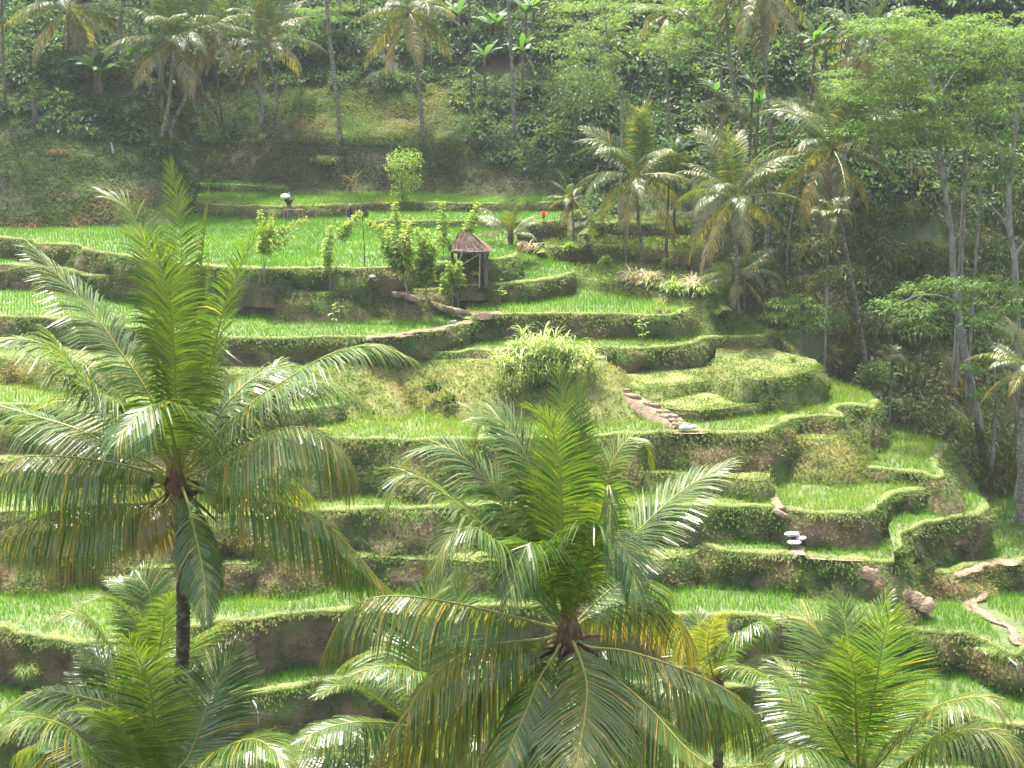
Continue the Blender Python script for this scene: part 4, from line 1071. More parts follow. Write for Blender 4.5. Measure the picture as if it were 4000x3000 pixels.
big_palm('coconut palm with fanned upright leaves at the bottom right', (3350, 3060), 30.0, [
    ([(3352, 2980), (3344, 2792), (3335, 2612), (3285, 2500)], 1, o_(YNG, Lm=1.07)),
    ([(3310, 2950), (3260, 2640), (3217, 2503), (3158, 2431), (3086, 2405)], -1, o_(MID, droop=.3, age=.6)),
    ([(3340, 2900), (3320, 2600), (3300, 2430), (3258, 2330)], -1, o_(YNG, age=.3)),
    ([(3350, 2850), (3345, 2600), (3340, 2400)], -1, o_(YNG, Lm=0.35, vee=.8, age=.95)),
    ([(3380, 2850), (3407, 2540), (3430, 2431), (3468, 2328)], -1, o_(YNG, Lm=0.85)),
    ([(3390, 2850), (3434, 2600), (3455, 2480), (3480, 2395)], 1, o_(MID, droop=.2, age=.3)),
    ([(3310, 2960), (3217, 2815), (3136, 2725), (3054, 2670), (2960, 2625), (2875, 2604)], 1, o_(MID, droop=.5)),
    ([(3310, 2930), (3203, 2770), (3136, 2680), (3045, 2598)], -1, o_(MID, droop=.3)),
    ([(3400, 3020), (3430, 2985), (3542, 2860), (3655, 2761), (3768, 2725), (3850, 2725), (3900, 2765)], 1, o_(MID, age=.6)),
    ([(3420, 3050), (3520, 2990), (3633, 2901), (3746, 2856), (3836, 2851), (3927, 2892), (3995, 2985)], 1, o_(MID, droop=.8, age=.6)),
    ([(3290, 3020), (3230, 2950), (3136, 2920), (3070, 2965)], 1, o_(MID)),
    ([(3400, 2990), (3480, 2800), (3530, 2680)], -1, o_(MID, droop=.3)),
    ([(3280, 3050), (3120, 3000), (2950, 2990), (2800, 3050)], 1, o_(OLD)),
    ([(3290, 3000), (3150, 2880), (3000, 2840), (2860, 2880)], -1, o_(MID)),
    ([(3430, 3070), (3600, 3040), (3750, 3080)], 1, o_(OLD)),
], L_=5.0)

# ------------------------------------------------------------------ generic palms of the middle and far distance
def arc_frond(el0, bend, L_=4.8, n=12):
    """a leaf in the XZ plane that starts at elevation el0 and bows over by 'bend' degrees"""
    s = np.linspace(0, 1, n)
    e = np.radians(el0 - bend * s ** 1.5)
    d = np.stack([np.cos(e), 0 * e, np.sin(e)], 1) * (L_ / (n - 1))
    return np.vstack([[0, 0, 0], np.cumsum(d, 0)[:-1]])

def proto_frond(el, bend, mat, L_=4.8, **kw):
    k = dict(n=62, Lm=1.15, w=.075, droop=.6, vee=.2, age=.45, yellow=.03, seg=3, far=True, r0=.045)
    k.update(kw)
    lf, rb = frond_mesh(arc_frond(el, bend, L_), **k)
    n0 = lf.n
    for v, (f, _), w in zip(rb.v, rb.f, rb.var): lf.add(v, f, w, 1)
    return lf.mesh('frond', [M[mat], M['rachis'] if mat != 'deadfrond' else M['deadfrond']])

FP = {
    'up': [proto_frond(80, 25, 'palmfar', droop=.25, age=.5), proto_frond(74, 50, 'palmfar', droop=.3, age=.55)],
    'mid': [proto_frond(55, 60, 'palmfar'), proto_frond(48, 75, 'palmfar', droop=.8, age=.4), proto_frond(40, 70, 'palmfar', droop=.7)],
    'flat': [proto_frond(20, 65, 'palmfar', droop=.9), proto_frond(10, 60, 'palmfar', droop=1.0, age=.6, yellow=.12), proto_frond(25, 95, 'palmfar', droop=1.0, age=.5)],
    'low': [proto_frond(-15, 55, 'palmfar', droop=1.0, age=.65, yellow=.25), proto_frond(-35, 40, 'palmfar', droop=1.0, age=.6, yellow=.3)],
    'dead': [proto_frond(-55, 30, 'deadfrond', droop=1.0, age=.6, miss=.25), proto_frond(-70, 15, 'deadfrond', droop=1.0, age=.4, miss=.3)],
}

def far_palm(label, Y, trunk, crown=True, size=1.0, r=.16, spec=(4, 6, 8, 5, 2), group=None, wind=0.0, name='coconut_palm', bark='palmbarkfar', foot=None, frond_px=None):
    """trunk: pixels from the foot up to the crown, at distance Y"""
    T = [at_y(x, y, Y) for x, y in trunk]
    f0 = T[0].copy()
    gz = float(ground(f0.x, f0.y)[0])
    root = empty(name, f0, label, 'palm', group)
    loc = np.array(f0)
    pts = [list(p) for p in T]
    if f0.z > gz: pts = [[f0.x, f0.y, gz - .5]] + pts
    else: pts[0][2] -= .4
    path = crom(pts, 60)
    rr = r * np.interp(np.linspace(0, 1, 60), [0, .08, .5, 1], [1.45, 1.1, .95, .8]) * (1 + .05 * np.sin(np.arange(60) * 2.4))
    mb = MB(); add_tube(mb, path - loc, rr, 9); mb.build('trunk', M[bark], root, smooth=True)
    if not crown: return root
    top = np.array(T[-1]) - loc
    mb = MB(); add_lathe(mb, [(.14, -.7), (.28, -.3), (.26, .1), (.1, .7), (.01, .9)], top, 9, jit=.03)
    mb.build('fibre_heart', M['fibre'], root, smooth=True)
    a0 = rng.random() * 6.28
    for kind, cnt in zip(('up', 'mid', 'flat', 'low', 'dead'), spec):
        for k in range(cnt):
            a = a0 + k * 6.283 / max(cnt, 1) + rng.normal(0, .22); 
            o = bpy.data.objects.new('frond', random.choice(FP[kind]))
            col.objects.link(o); o.parent = root
            o.location = top + np.array([math.cos(a) * .12, math.sin(a) * .12, rng.uniform(-.1, .25)])
            o.rotation_euler = (rng.normal(0, .22), rng.normal(0, .12), a)
            o.scale = [size * rng.uniform(.85, 1.1)] * 3
        a0 += .9
    if spec[3] > 2:
        for k in range(6):
            a = rng.random() * 6.28
            mb = MB(); add_lathe(mb, np.column_stack([ball(6)[:, 0] * .12, ball(6)[:, 1] * .14]), top + np.array([math.cos(a) * .35, math.sin(a) * .35, -.35 + rng.uniform(-.2, .15)]), 7)
            mb.build('coconut', M['nut'], root, smooth=True)
    return root

def hy(px, py, y0=108.0):
    return float(hit_base(px, py, y0)[0][1])

far_palm('coconut palm with drooping yellowed lower leaves, middle one of the three right of centre', 108.5, [(2884, 1250), (2876, 1000), (2868, 880), (2866, 785)], size=1.22, spec=(6, 7, 6, 6, 1))
far_palm('coconut palm rising behind the variegated grass, nearest the hut', 117.0, [(2520, 1140), (2510, 1000), (2494, 860), (2486, 692)], size=1.32, spec=(7, 7, 6, 4, 1))
far_palm('coconut palm with dry brown leaves hanging, farthest right of the three', 112.0, [(3390, 1460), (3345, 1190), (3292, 904), (3268, 740), (3256, 590)], size=1.38, spec=(6, 7, 6, 6, 3))
far_palm('coconut palm with curved pale trunk on the left bank', 136.0, [(612, 556), (651, 452), (669, 316), (678, 203), (676, 165)], size=1.35, spec=(5, 7, 9, 4, 1), r=.19)
far_palm('leaning palm with slanted trunk beside the curved one', 139.0, [(668, 500), (723, 384), (787, 194), (815, 120)], size=1.15, spec=(3, 6, 8, 4, 2), r=.17)
far_palm('coconut palm in front of the dark wood at upper left centre', 146.0, [(1083, 412), (1062, 260), (1052, 165)], size=1.25, spec=(5, 7, 7, 4, 0), r=.16)
far_palm('bright coconut palm with orange drooping tips on the grassy slope', 143.5, [(1646, 440), (1618, 200), (1600, 50)], size=1.35, spec=(3, 6, 9, 7, 2), r=.19)
far_palm('palm crown with hanging leaves at the top left corner', 142.0, [(272, 300), (268, 150), (266, 30)], size=1.4, spec=(3, 5, 6, 7, 2), r=.17)
far_palm('tall palm with grey hanging leaves at the top right', 122.0, [(3012, 590), (2992, 300), (2982, 60), (2975, -60)], size=1.35, spec=(3, 5, 6, 10, 3), r=.19)
far_palm('tall bare palm trunk casting a shadow on the grassy slope', 143.0, [(1322, 440), (1298, 240), (1275, 0), (1262, -200)], size=1.2, r=.22, spec=(3, 5, 7, 5, 0))
far_palm('slim grey palm trunk at the edge of the bushes', 144.0, [(2006, 436), (1996, 200), (1985, 0), (1975, -180)], size=1.1, r=.17, spec=(3, 5, 7, 5, 0))
far_palm('thick mottled palm trunk at the right edge', 92.0, [(3990, 1930), (3986, 1750), (3990, 1600), (4010, 1430)], size=.8, r=.27, spec=(3, 5, 6, 5, 2))
far_palm('thin palm trunk slanting behind the yellowed palm', 121.0, [(3080, 930), (3110, 760), (3140, 640), (3170, 470)], size=.7, r=.07, spec=(3, 4, 4, 2, 0))
far_palm('small palm in the ravine behind the ridge', 110.0, [(2905, 1180), (2900, 1120), (2890, 1080)], size=.8, r=.12, spec=(4, 5, 6, 3, 1))
far_palm('young coconut palm with few leaves beside the hut', 116.0, [(1990, 1010), (1992, 960), (1995, 920)], size=.75, r=.09, spec=(4, 4, 3, 0, 0))
far_palm('shaggy palm with bleached leaves behind the red plant', 124.0, [(2240, 890), (2236, 830), (2230, 780)], size=.55, r=.1, spec=(2, 3, 4, 2, 4))
far_palm('palm crown among the dark trees at upper right', 128.0, [(3420, 560), (3400, 300), (3390, 170)], size=1.1, r=.16, spec=(3, 5, 7, 6, 4))
far_palm('palm crown with grey hanging leaves beyond the feathery trees', 134.0, [(2610, 420), (2600, 200), (2610, 60)], size=1.0, r=.15, spec=(2, 4, 6, 6, 3))

# areca palm
def areca(label, Y, trunk, size=1.0):
    T = [at_y(x, y, Y) for x, y in trunk]
    root = empty('areca_palm', T[0], label, 'palm')
    loc = np.array(T[0])
    gz = float(ground(T[0].x, T[0].y)[0])
    pts = [list(p) for p in T]; pts[0][2] = min(pts[0][2], gz) - .4
    path = crom(pts, 50) - loc
    k = 34
    mb = MB(); add_tube(mb, path[:k + 1], np.full(k + 1, .095) * (1 + .05 * np.sin(np.arange(k + 1) * 2.2)), 9); mb.build('trunk', M['palebark'], root, smooth=True)
    mb = MB(); add_tube(mb, path[k:], np.linspace(.11, .085, 50 - k), 9); mb.build('crown_shaft', M['greenstem'], root, smooth=True)
    top = path[-1]
    for j in range(13):
        a = j * 2.4 + rng.normal(0, .2)
        el, bd = [(75, 60), (50, 100), (25, 110)][j % 3]
        key = ('ar', j % 3)
        if key not in FP:
            FP[key] = proto_frond(el, bd, 'palmfar', L_=2.0, n=26, Lm=.75, w=.11, droop=.8, age=.6, yellow=.05)
        o = bpy.data.objects.new('frond', FP[key]); col.objects.link(o); o.parent = root
        o.location = top; o.rotation_euler = (rng.normal(0, .2), 0, a); o.scale = [size * rng.uniform(.85, 1.1)] * 3
    return root
areca('slender areca palm with green crown shaft above the ridge', 106.0, [(3226, 1480), (3230, 1139), (3236, 940), (3244, 850)], 1.1)
areca('leafy areca palm below the tall pale tree trunks', 122.0, [(2840, 640), (2836, 520), (2832, 440)], 1.3)
areca('small areca palm seedling in the dark ravine', 108.0, [(3480, 1560), (3482, 1480), (3484, 1400)], .7)

# ------------------------------------------------------------------ broad trees, feathery trees
def limb(mb, pts, r0, r1, loc, sides=8, n=22):
    add_tube(mb, crom(pts, n) - loc, np.linspace(r0, r1, n), sides)

def feather_tree(label, Y, trunk, r, branches, pads, bark='palebark', leaf='albizia', lsize=1.0, name='feathery_tree'):
    T = [list(at_y(x, y, Y)) for x, y in trunk]
    gz = float(ground(T[0][0], T[0][1])[0])
    if T[0][2] > gz: T = [[T[0][0], T[0][1], gz - .5]] + T
    root = empty(name, T[0], label, 'tree')
    loc = np.array(T[0])
    mb = MB(); limb(mb, T, r * 1.15, r * .45, loc, 10, 40); mb.build('trunk', M[bark], root, smooth=True)
    for br in branches:
        dy = br[-1][2] if len(br[-1]) > 2 else 0
        P = [list(at_y(p[0], p[1], Y + (dy * k / max(1, len(br) - 1)))) for k, p in enumerate(br)]
        mb = MB(); limb(mb, P, r * .45, r * .1, loc, 6, 16); mb.build('branch', M[bark], root, smooth=True)
    mb = MB()
    for (px, py, wpx, hpx, n, dy) in pads:
        c = np.array(at_y(px, py, Y + dy)) - loc
        w = wpx / F * Y; h = hpx / F * Y
        # a pad of twigs, each with drooping pinnate leaves lying flat
        nt = max(4, int(n * 1.45) // 9)
        a = rng.random(nt) * 6.283; rr = np.sqrt(rng.random(nt))
        tx, ty_ = rng.normal(0, .10, 2)
        tc = np.column_stack([np.cos(a) * rr * w, np.sin(a) * rr * w * .8, (rng.normal(0, .5, nt) - .7 * rr ** 2) * h + np.cos(a) * rr * w * tx + np.sin(a) * rr * w * ty_])
        P = np.repeat(tc, 9, 0); m = len(P)
        out = np.repeat(np.column_stack([np.cos(a), np.sin(a), 0 * a]), 9, 0)
        b = rng.random(m) * 6.283
        D = np.column_stack([np.cos(b), np.sin(b), rng.normal(-.18, .2, m)]) + out * .5
        P = P + np.column_stack([np.cos(b), np.sin(b), 0 * b]) * rng.uniform(0, .35, (m, 1)) + rng.normal(0, .07, (m, 3))
        add_leaves(mb, P + c, D, np.column_stack([rng.normal(0, .25, m), rng.normal(0, .25, m), np.ones(m)]), rng.uniform(.22, .50, m) * lsize, rng.uniform(.07, .15, m) * lsize,
                   np.clip(np.repeat(rng.normal(.5, .16, nt), 9) + rng.normal(0, .12, m), 0, 1), droop=.25)
    mb.build('crown', M[leaf], root)
    return root

def pads_in(x0, x1, y0, y1, k, w=(60, 150), h=(14, 28), n=170, dy=5.0):
    out = []
    for _ in range(int(k * 1.5)):
        wv = rng.uniform(w[0] * .5, w[1] * .8)
        out.append((rng.uniform(x0, x1), rng.uniform(y0, y1), wv, rng.uniform(h[0] * .5, h[1] * .8), int(n * (wv / w[1]) ** 1.2) + 30, rng.uniform(-dy, dy)))
    return out

feather_tree('tall pale trunked feathery tree between the hanging palms', 124.0, [(2898, 520), (2862, 316), (2846, 203), (2836, 0), (2830, -160)], .26,
    [[(2846, 222), (2760, 205), (2633, 172)], [(2850, 270), (2780, 250), (2690, 205, 3)], [(2836, 60), (2760, 130), (2700, 40, -3)], [(2862, 215), (2900, 190), (2915, 160)], [(2740, 130), (2680, 60), (2610, 5, -2)]],
    pads_in(2560, 2780, 70, 190, 12, n=150) + pads_in(2480, 2700, 130, 260, 8, (40, 100), n=120) + pads_in(2620, 2820, 0, 60, 5) + pads_in(2720, 2900, 60, 150, 4, (40, 80)))
feather_tree('second pale trunk beside the tall feathery tree', 125.5, [(2820, 400), (2806, 181), (2796, 0), (2790, -150)], .17, [[(2806, 150), (2850, 60), (2870, 0)]], pads_in(2600, 2800, -60, 20, 4))
feather_tree('thin feathery tree with drooping layers left of the pale trunks', 127.0, [(2428, 436), (2393, 271), (2368, 113), (2360, -30)], .15,
    [[(2393, 271), (2330, 230), (2220, 170)], [(2410, 330), (2400, 310), (2385, 285)], [(2380, 200), (2300, 140), (2240, 60, 2)], [(2370, 120), (2440, 80), (2500, 40, -2)], [(2400, 320), (2440, 300), (2450, 290)]],
    pads_in(2170, 2420, 60, 220, 13, (50, 110), n=150) + pads_in(2200, 2400, 220, 290, 5, (40, 80), n=100) + pads_in(2290, 2400, 280, 380, 5, (30, 70), n=100) + pads_in(2180, 2500, -20, 60, 6))
feather_tree('large feathery tree with straight pale trunk at the right', 108.0, [(3850, 1780), (3790, 1491), (3750, 1270), (3724, 1089), (3719, 953), (3690, 720), (3648, 425), (3640, 260)], .30,
    [[(3690, 720), (3620, 560), (3500, 480), (3380, 430, 3)], [(3700, 640), (3760, 520), (3850, 420, -3)], [(3648, 440), (3560, 330), (3450, 270)], [(3650, 420), (3720, 300), (3800, 200)], [(3690, 700), (3740, 610), (3800, 560)], [(3680, 600), (3560, 590), (3460, 545)]],
    pads_in(3340, 3760, 430, 560, 18, (70, 150), n=190) + pads_in(3260, 3640, 250, 400, 16, (80, 160), n=190) + pads_in(3420, 4000, 60, 250, 22, (90, 190), n=200) + pads_in(3500, 4000, 380, 560, 12, (70, 150), n=170) + pads_in(3360, 3600, 40, 130, 6, (70, 130)))
feather_tree('feathery tree with forked pale trunk at the right edge', 105.0, [(3985, 1860), (3978, 1428), (3967, 1103), (3962, 1000), (3946, 900), (3942, 740), (3972, 475), (4010, 340)], .30,
    [[(3962, 1000), (3920, 860), (3830, 760), (3800, 620, 2)], [(3946, 760), (3890, 540), (3840, 430), (3810, 370, 3)], [(3972, 475), (3935, 330), (3880, 180)], [(3962, 1000), (4010, 930), (4060, 850)]],
    pads_in(3700, 4060, 40, 200, 14, (90, 180), n=190) + pads_in(3640, 4000, 300, 420, 9, (70, 150), n=170) + pads_in(3760, 4040, 560, 720, 7, (50, 110), n=120))
feather_tree('low feathery tree spreading flat layers before the dark thicket', 96.5, [(3990, 1720), (3920, 1440), (3820, 1260), (3700, 1160)], .14,
    [[(3820, 1260), (3900, 1180), (3990, 1120)], [(3700, 1160), (3600, 1150), (3500, 1190)], [(3760, 1200), (3640, 1220), (3560, 1290)]],
    [(3500, 1170, 90, 25, 260, 0), (3620, 1110, 120, 25, 300, 1), (3760, 1095, 120, 25, 300, 0), (3560, 1215, 80, 22, 220, -1), (3680, 1190, 90, 25, 200, 0), (3600, 1270, 60, 28, 160, -1), (3880, 1150, 140, 40, 360, 0), (3960, 1200, 120, 40, 300, 1), (3830, 1230, 90, 35, 200, -1), (3940, 1110, 110, 25, 260, 1), (3650, 1260, 60, 25, 130, 0)])
feather_tree('young feathery tree standing at the ridge edge', 104.0, [(3130, 1420), (3128, 1330), (3122, 1230), (3120, 1190)], .05,
    [[(3128, 1340), (3170, 1290), (3210, 1260)], [(3126, 1330), (3080, 1290), (3040, 1270)]],
    [(3060, 1180, 55, 16, 150, 0), (3130, 1165, 55, 14, 150, 0), (3190, 1200, 50, 16, 130, 0), (3030, 1225, 50, 16, 130, 0), (3110, 1230, 70, 18, 190, 0), (3230, 1250, 60, 18, 150, 0), (3290, 1235, 40, 12, 80, 0), (3160, 1275, 70, 18, 150, 0), (3060, 1290, 50, 14, 90, 0), (3110, 1320, 50, 14, 90, 0)], lsize=.9)
feather_tree('small tiered tree behind the tall bare trunk', 156.0, [(1262, 240), (1258, 130), (1252, 20)], .09,
    [[(1256, 100), (1200, 70), (1160, 60)], [(1255, 60), (1310, 40), (1345, 45)]],
    pads_in(1160, 1350, 10, 90, 11, (40, 90), (8, 14), n=110, dy=2))
feather_tree('tree with forked branches in the ravine shade at the right', 104.0, [(3880, 1760), (3890, 1600), (3885, 1480), (3900, 1330)], .13,
    [[(3890, 1600), (3940, 1450), (3970, 1330)], [(3888, 1500), (3850, 1430), (3830, 1390)]], pads_in(3760, 3980, 1380, 1560, 9, (40, 80), n=90, dy=2))

for k, (lab, Y, tr, r, bk) in enumerate([
    ('pale leaning trunk in front of the left wood', 143, [(446, 300), (466, 113), (484, 0), (500, -150)], .22, 'palebark'),
    ('thick pale trunk behind the curved palm', 141, [(622, 392), (630, 280), (634, 172), (640, 20), (645, -120)], .26, 'palebark'),
    ('mottled trunk left of the thick pale one', 140, [(526, 420), (534, 300), (543, 172), (548, -20)], .17, 'palmbarkfar'),
    ('orange brown trunk at the far left edge', 135, [(16, 396), (12, 250), (8, 90), (6, -80)], .14, 'brownbark'),
    ('pale trunk beside the dark wood palm', 148, [(1014, 348), (1010, 180), (1005, 20), (1003, -120)], .20, 'palebark'),
    ('straight trunk behind the small tiered tree', 158, [(1334, 165), (1326, 0), (1320, -130)], .19, 'palebark'),
    ('thin trunk left of the bright palm', 155, [(1426, 232), (1416, 120), (1408, 0), (1404, -100)], .10, 'palebark'),
    ('slim trunk with pale bark among the bananas', 148, [(1842, 330), (1836, 150), (1832, 0), (1830, -120)], .12, 'brownbark'),
    ('dark slim trunk right of the leaning palm', 150, [(868, 430), (850, 330), (838, 250), (830, 50)], .14, 'brownbark'),
    ('short slanted pale stem on the shaded slope', 150, [(800, 375), (785, 320), (772, 270), (765, 100)], .07, 'palebark'),
    ('grey trunk behind the feathery crowns at upper right', 128, [(3318, 330), (3312, 120), (3308, 0), (3305, -100)], .18, 'palebark'),
    ('slim trunk right of the large feathery tree', 112, [(3782, 900), (3770, 650), (3752, 470), (3750, 350)], .20, 'palebark'),
    ('thin straight trunk near the forked tree', 111, [(3836, 900), (3830, 700), (3820, 520), (3815, 430)], .11, 'palebark'),
    ('short bare trunk amid the shaded bushes', 140, [(2252, 580), (2250, 500), (2248, 420)], .12, 'brownbark'),
    ('slim leaning trunk beside the bright palm', 151, [(1530, 222), (1540, 150), (1545, 60), (1548, -40)], .09, 'palebark')]):
    T = [list(at_y(x, y, Y)) for x, y in tr]
    root = empty('woodland_tree', T[0], lab, 'tree')
    loc = np.array(T[0])
    T[0][2] = min(T[0][2], float(base_z(T[0][0], T[0][1]))) - .5
    mb = MB(); limb(mb, T, r * 1.15, r * .75, loc, 9, 30); mb.build('trunk', M[bk], root, smooth=True)
    top = np.array(T[-1]) - loc
    mb = MB()
    big = tr[0][0] < 1100 or tr[0][0] > 2200
    m = 1300 if big else 300
    c = top + rng.normal(0, 1, (m, 3)) * ([2.2, 2.2, 1.3] if big else [1.2, 1.2, .8]) + [0, 0, 2.2]
    add_leaves(mb, c, rng.normal(0, 1, (m, 3)), rng.normal(0, .5, (m, 3)) + UP, rng.uniform(.3, .6, m), rng.uniform(.16, .3, m), np.clip(rng.normal(.45, .2, m), 0, 1), droop=.3)
    for j in range(4):
        a = rng.random() * 6.28
        add_tube(mb, crom([top - [0, 0, 1.0], top + [math.cos(a) * .7, math.sin(a) * .7, .3], top + [math.cos(a) * 1.6, math.sin(a) * 1.6, 1.0]], 8), np.linspace(r * .5, .02, 8), 5, mi=1)
    mb.build('crown', [M['bush'], M[bk]], root)

# ------------------------------------------------------------------ bananas
def banana(label, px, py, Y, size=1.0, n=8, stems=1, dark=0.0, group=None):
    c = at_y(px, py, Y)
    gz = float(ground(c.x, c.y)[0])
    root = empty('banana_plant', (c.x, c.y, gz), label, 'banana plant', group)
    for sx in range(stems):
        off = np.array([rng.normal(0, .45), rng.normal(0, .45), 0]) * (stems > 1)
        h = (c.z - gz) * rng.uniform(.85, 1.1) + .2
        h = max(.6, h)
        mb = MB(); add_tube(mb, crom([off - [0, 0, .3], off + [.03, 0, h * .5], off + [.08, 0, h]], 10), np.linspace(.16, .09, 10) * size, 8)
        mb.build('stem', M['bananastem'], root, smooth=True)
        for k in range(n):
            a = k * 2.4 + rng.random()
            el = rng.uniform(35, 82); L_ = rng.uniform(1.5, 2.3) * size
            A = arc_frond(el, rng.uniform(40, 110), L_, 9)
            ca, sa = math.cos(a), math.sin(a)
            C = np.column_stack([A[:, 0] * ca, A[:, 0] * sa, A[:, 2]]) + off + [.08, 0, h - .1]
            sd = np.array([-sa, ca, 0])
            tt = np.linspace(0, 1, 9)
            w = np.interp(tt, [0, .12, .25, .6, .9, 1], [.02, .03, .22, .28, .16, .01]) * size
            sag = w * .35
            V = np.vstack([C + sd * w[:, None] - UP * sag[:, None], C, C - sd * w[:, None] - UP * sag[:, None]])
            i = np.arange(2)[:, None] * 9 + np.arange(8)[None, :]
            mb = MB(); mb.add(V + rng.normal(0, .015, V.shape), np.stack([i, i + 9, i + 10, i + 1], -1).reshape(-1, 4), np.clip(rng.normal(.55 - dark, .2), 0, 1))
            mb.build('leaf', M['banana'], root, smooth=True)
    return root
for lab, px, py, Y, sz, n, st in [
    ('bright banana plant standing alone above the slope', 1892, 215, 150, 1.1, 7, 1), ('banana clump near the top centre edge', 2070, 60, 153, 1.3, 7, 2),
    ('banana plant left of the feathery layers', 2040, 190, 149, 1.25, 8, 1), ('banana clump in the dark left wood', 368, 285, 138, 1.7, 9, 3),
    ('banana plant at top centre behind the bright palm', 1790, 60, 158, 1.2, 7, 1), ('banana with small pale leaves beside the slim trunk', 1925, 90, 155, 1.2, 7, 2),
    ('banana plant in shade below the hanging palm', 2960, 400, 126, 1.1, 8, 1), ('glossy banana beside the grey hanging palm', 3200, 180, 130, 1.3, 8, 2),
    ('upright banana behind the hut side coconut palm', 2640, 600, 122, 1.1, 7, 1), ('low banana between the two coconut palms', 2610, 690, 119, 1.0, 7, 1),
    ('banana with bright leaf near the areca palm', 2935, 395, 122, 1.0, 6, 1), ('banana clump deep in the shaded ravine', 2790, 370, 133, 1.2, 7, 1)]:
    banana(lab, px, py, Y, sz, n, st)

# ------------------------------------------------------------------ undergrowth masses
def bushes(name, label, centres, radii, leaf, mat, per=260, narrow=False, lsize=.26, vshift=0.0, flat=.8):
    mb = MB()
    for c, r in zip(centres, radii):
        m = int(per * .55 * r * r) + 20
        lf_ = rng.choice([.7, .9, 1.1, 1.5]) * 1.15; tone = rng.normal(0, .13)
        m = int(m / lf_ ** .8)
        d = nrm(rng.normal(0, 1, (m, 3)))
        d[:, 2] = np.abs(d[:, 2]) * 1.1 - .25
        lump = 1 + .5 * fbm(d[:, 0] * 2.2 + c[0], d[:, 1] * 2.2 + d[:, 2] * 2 + c[1], 5)
        P = c + d * (r * lump * (.55 + .45 * rng.random(m)) )[:, None] * [1, 1, flat]
        sz = lsize * lf_ * rng.uniform(.5, 1.4, m)
        v = np.clip(.48 + vshift + tone + rng.normal(0, .16, m), 0, 1)
        if narrow:
            D = d * .5 + rng.normal(0, .5, (m, 3)) + [0, 0, -.7]
            add_leaves(mb, P, D, rng.normal(0, 1, (m, 3)) + [0, -.3, .4], sz * 1.5, sz * .32, v, droop=.2)
        else:
            D = d + rng.normal(0, .5, (m, 3)) + [0, 0, -.25]
            add_leaves(mb, P, D, d * .5 + UP * .8 + rng.normal(0, .35, (m, 3)), sz, sz * .62, v, droop=.25)
    return tag(mb.build(name, M[mat]), label, 'undergrowth', kind='stuff')

def region(poly, n, y0=108.0, jitter=.3):
    poly = np.array(poly, float)
    a, b = poly.min(0), poly.max(0)
    P = []
    while len(P) < n:
        q = rng.uniform(a, b, (n * 3, 2))
        q = q[in_poly(q[:, 0], q[:, 1], poly)]
        P += list(q)
    P = np.array(P[:n])
    return hit_base(P[:, 0], P[:, 1], y0)

g = region([(2900, 640), (3250, 700), (4100, 650), (4100, 1950), (3860, 1900), (3560, 1700), (3300, 1480), (3050, 1330), (2850, 1200), (2760, 1000)], 420, 104)
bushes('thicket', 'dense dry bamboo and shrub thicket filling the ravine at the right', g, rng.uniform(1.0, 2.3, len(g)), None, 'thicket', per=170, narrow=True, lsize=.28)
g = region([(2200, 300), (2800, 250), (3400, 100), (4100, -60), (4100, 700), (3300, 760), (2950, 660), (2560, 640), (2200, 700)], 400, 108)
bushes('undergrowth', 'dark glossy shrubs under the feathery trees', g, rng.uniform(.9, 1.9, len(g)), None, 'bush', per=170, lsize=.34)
g = region([(1780, 330), (2250, 260), (2500, 380), (2480, 640), (2200, 720), (1900, 620), (1800, 480)], 130, 112)
bushes('undergrowth', 'leafy bushes covering the slope right of the bright palm', g, rng.uniform(.6, 1.4, len(g)), None, 'bush', per=240, lsize=.30, vshift=.1)
g = region([(1080, 240), (1900, 220), (1900, 330), (1500, 345), (1080, 330)], 80, 120)
bushes('undergrowth', 'low leafy hedge along the top of the grassy slope', g, rng.uniform(.6, 1.3, len(g)), None, 'bush', per=240, lsize=.28, vshift=.1)
g = region([(-60, -80), (2300, -80), (2300, 230), (1300, 230), (900, 300), (700, 330), (-60, 330)], 430, 120)
bushes('undergrowth', 'dark wood and shrubs along the top of the left slope', g + [0, 0, .6], rng.uniform(1.2, 2.6, len(g)), None, 'bush', per=110, lsize=.42, vshift=-.05)
g = region([(2150, 560), (2450, 600), (2500, 800), (2300, 860), (2200, 800)], 45, 118)
bushes('undergrowth', 'weedy bushes at the foot of the shaded slope', g, rng.uniform(.5, 1.1, len(g)), None, 'bush', per=260, lsize=.26, vshift=.15)
g = region([(560, 540), (720, 560), (770, 800), (700, 800), (640, 700)], 30, 118)
bushes('undergrowth', 'leafy shrubs down the right end of the left bank', g, rng.uniform(.5, 1.1, len(g)), None, 'bush', per=240, lsize=.27)
g = region([(0, 330), (560, 430), (640, 540), (400, 560), (0, 470)], 55, 118)
bushes('undergrowth', 'shrubs and herbs on the upper left bank', g, rng.uniform(.4, 1.0, len(g)), None, 'bush', per=230, lsize=.28, vshift=.05)

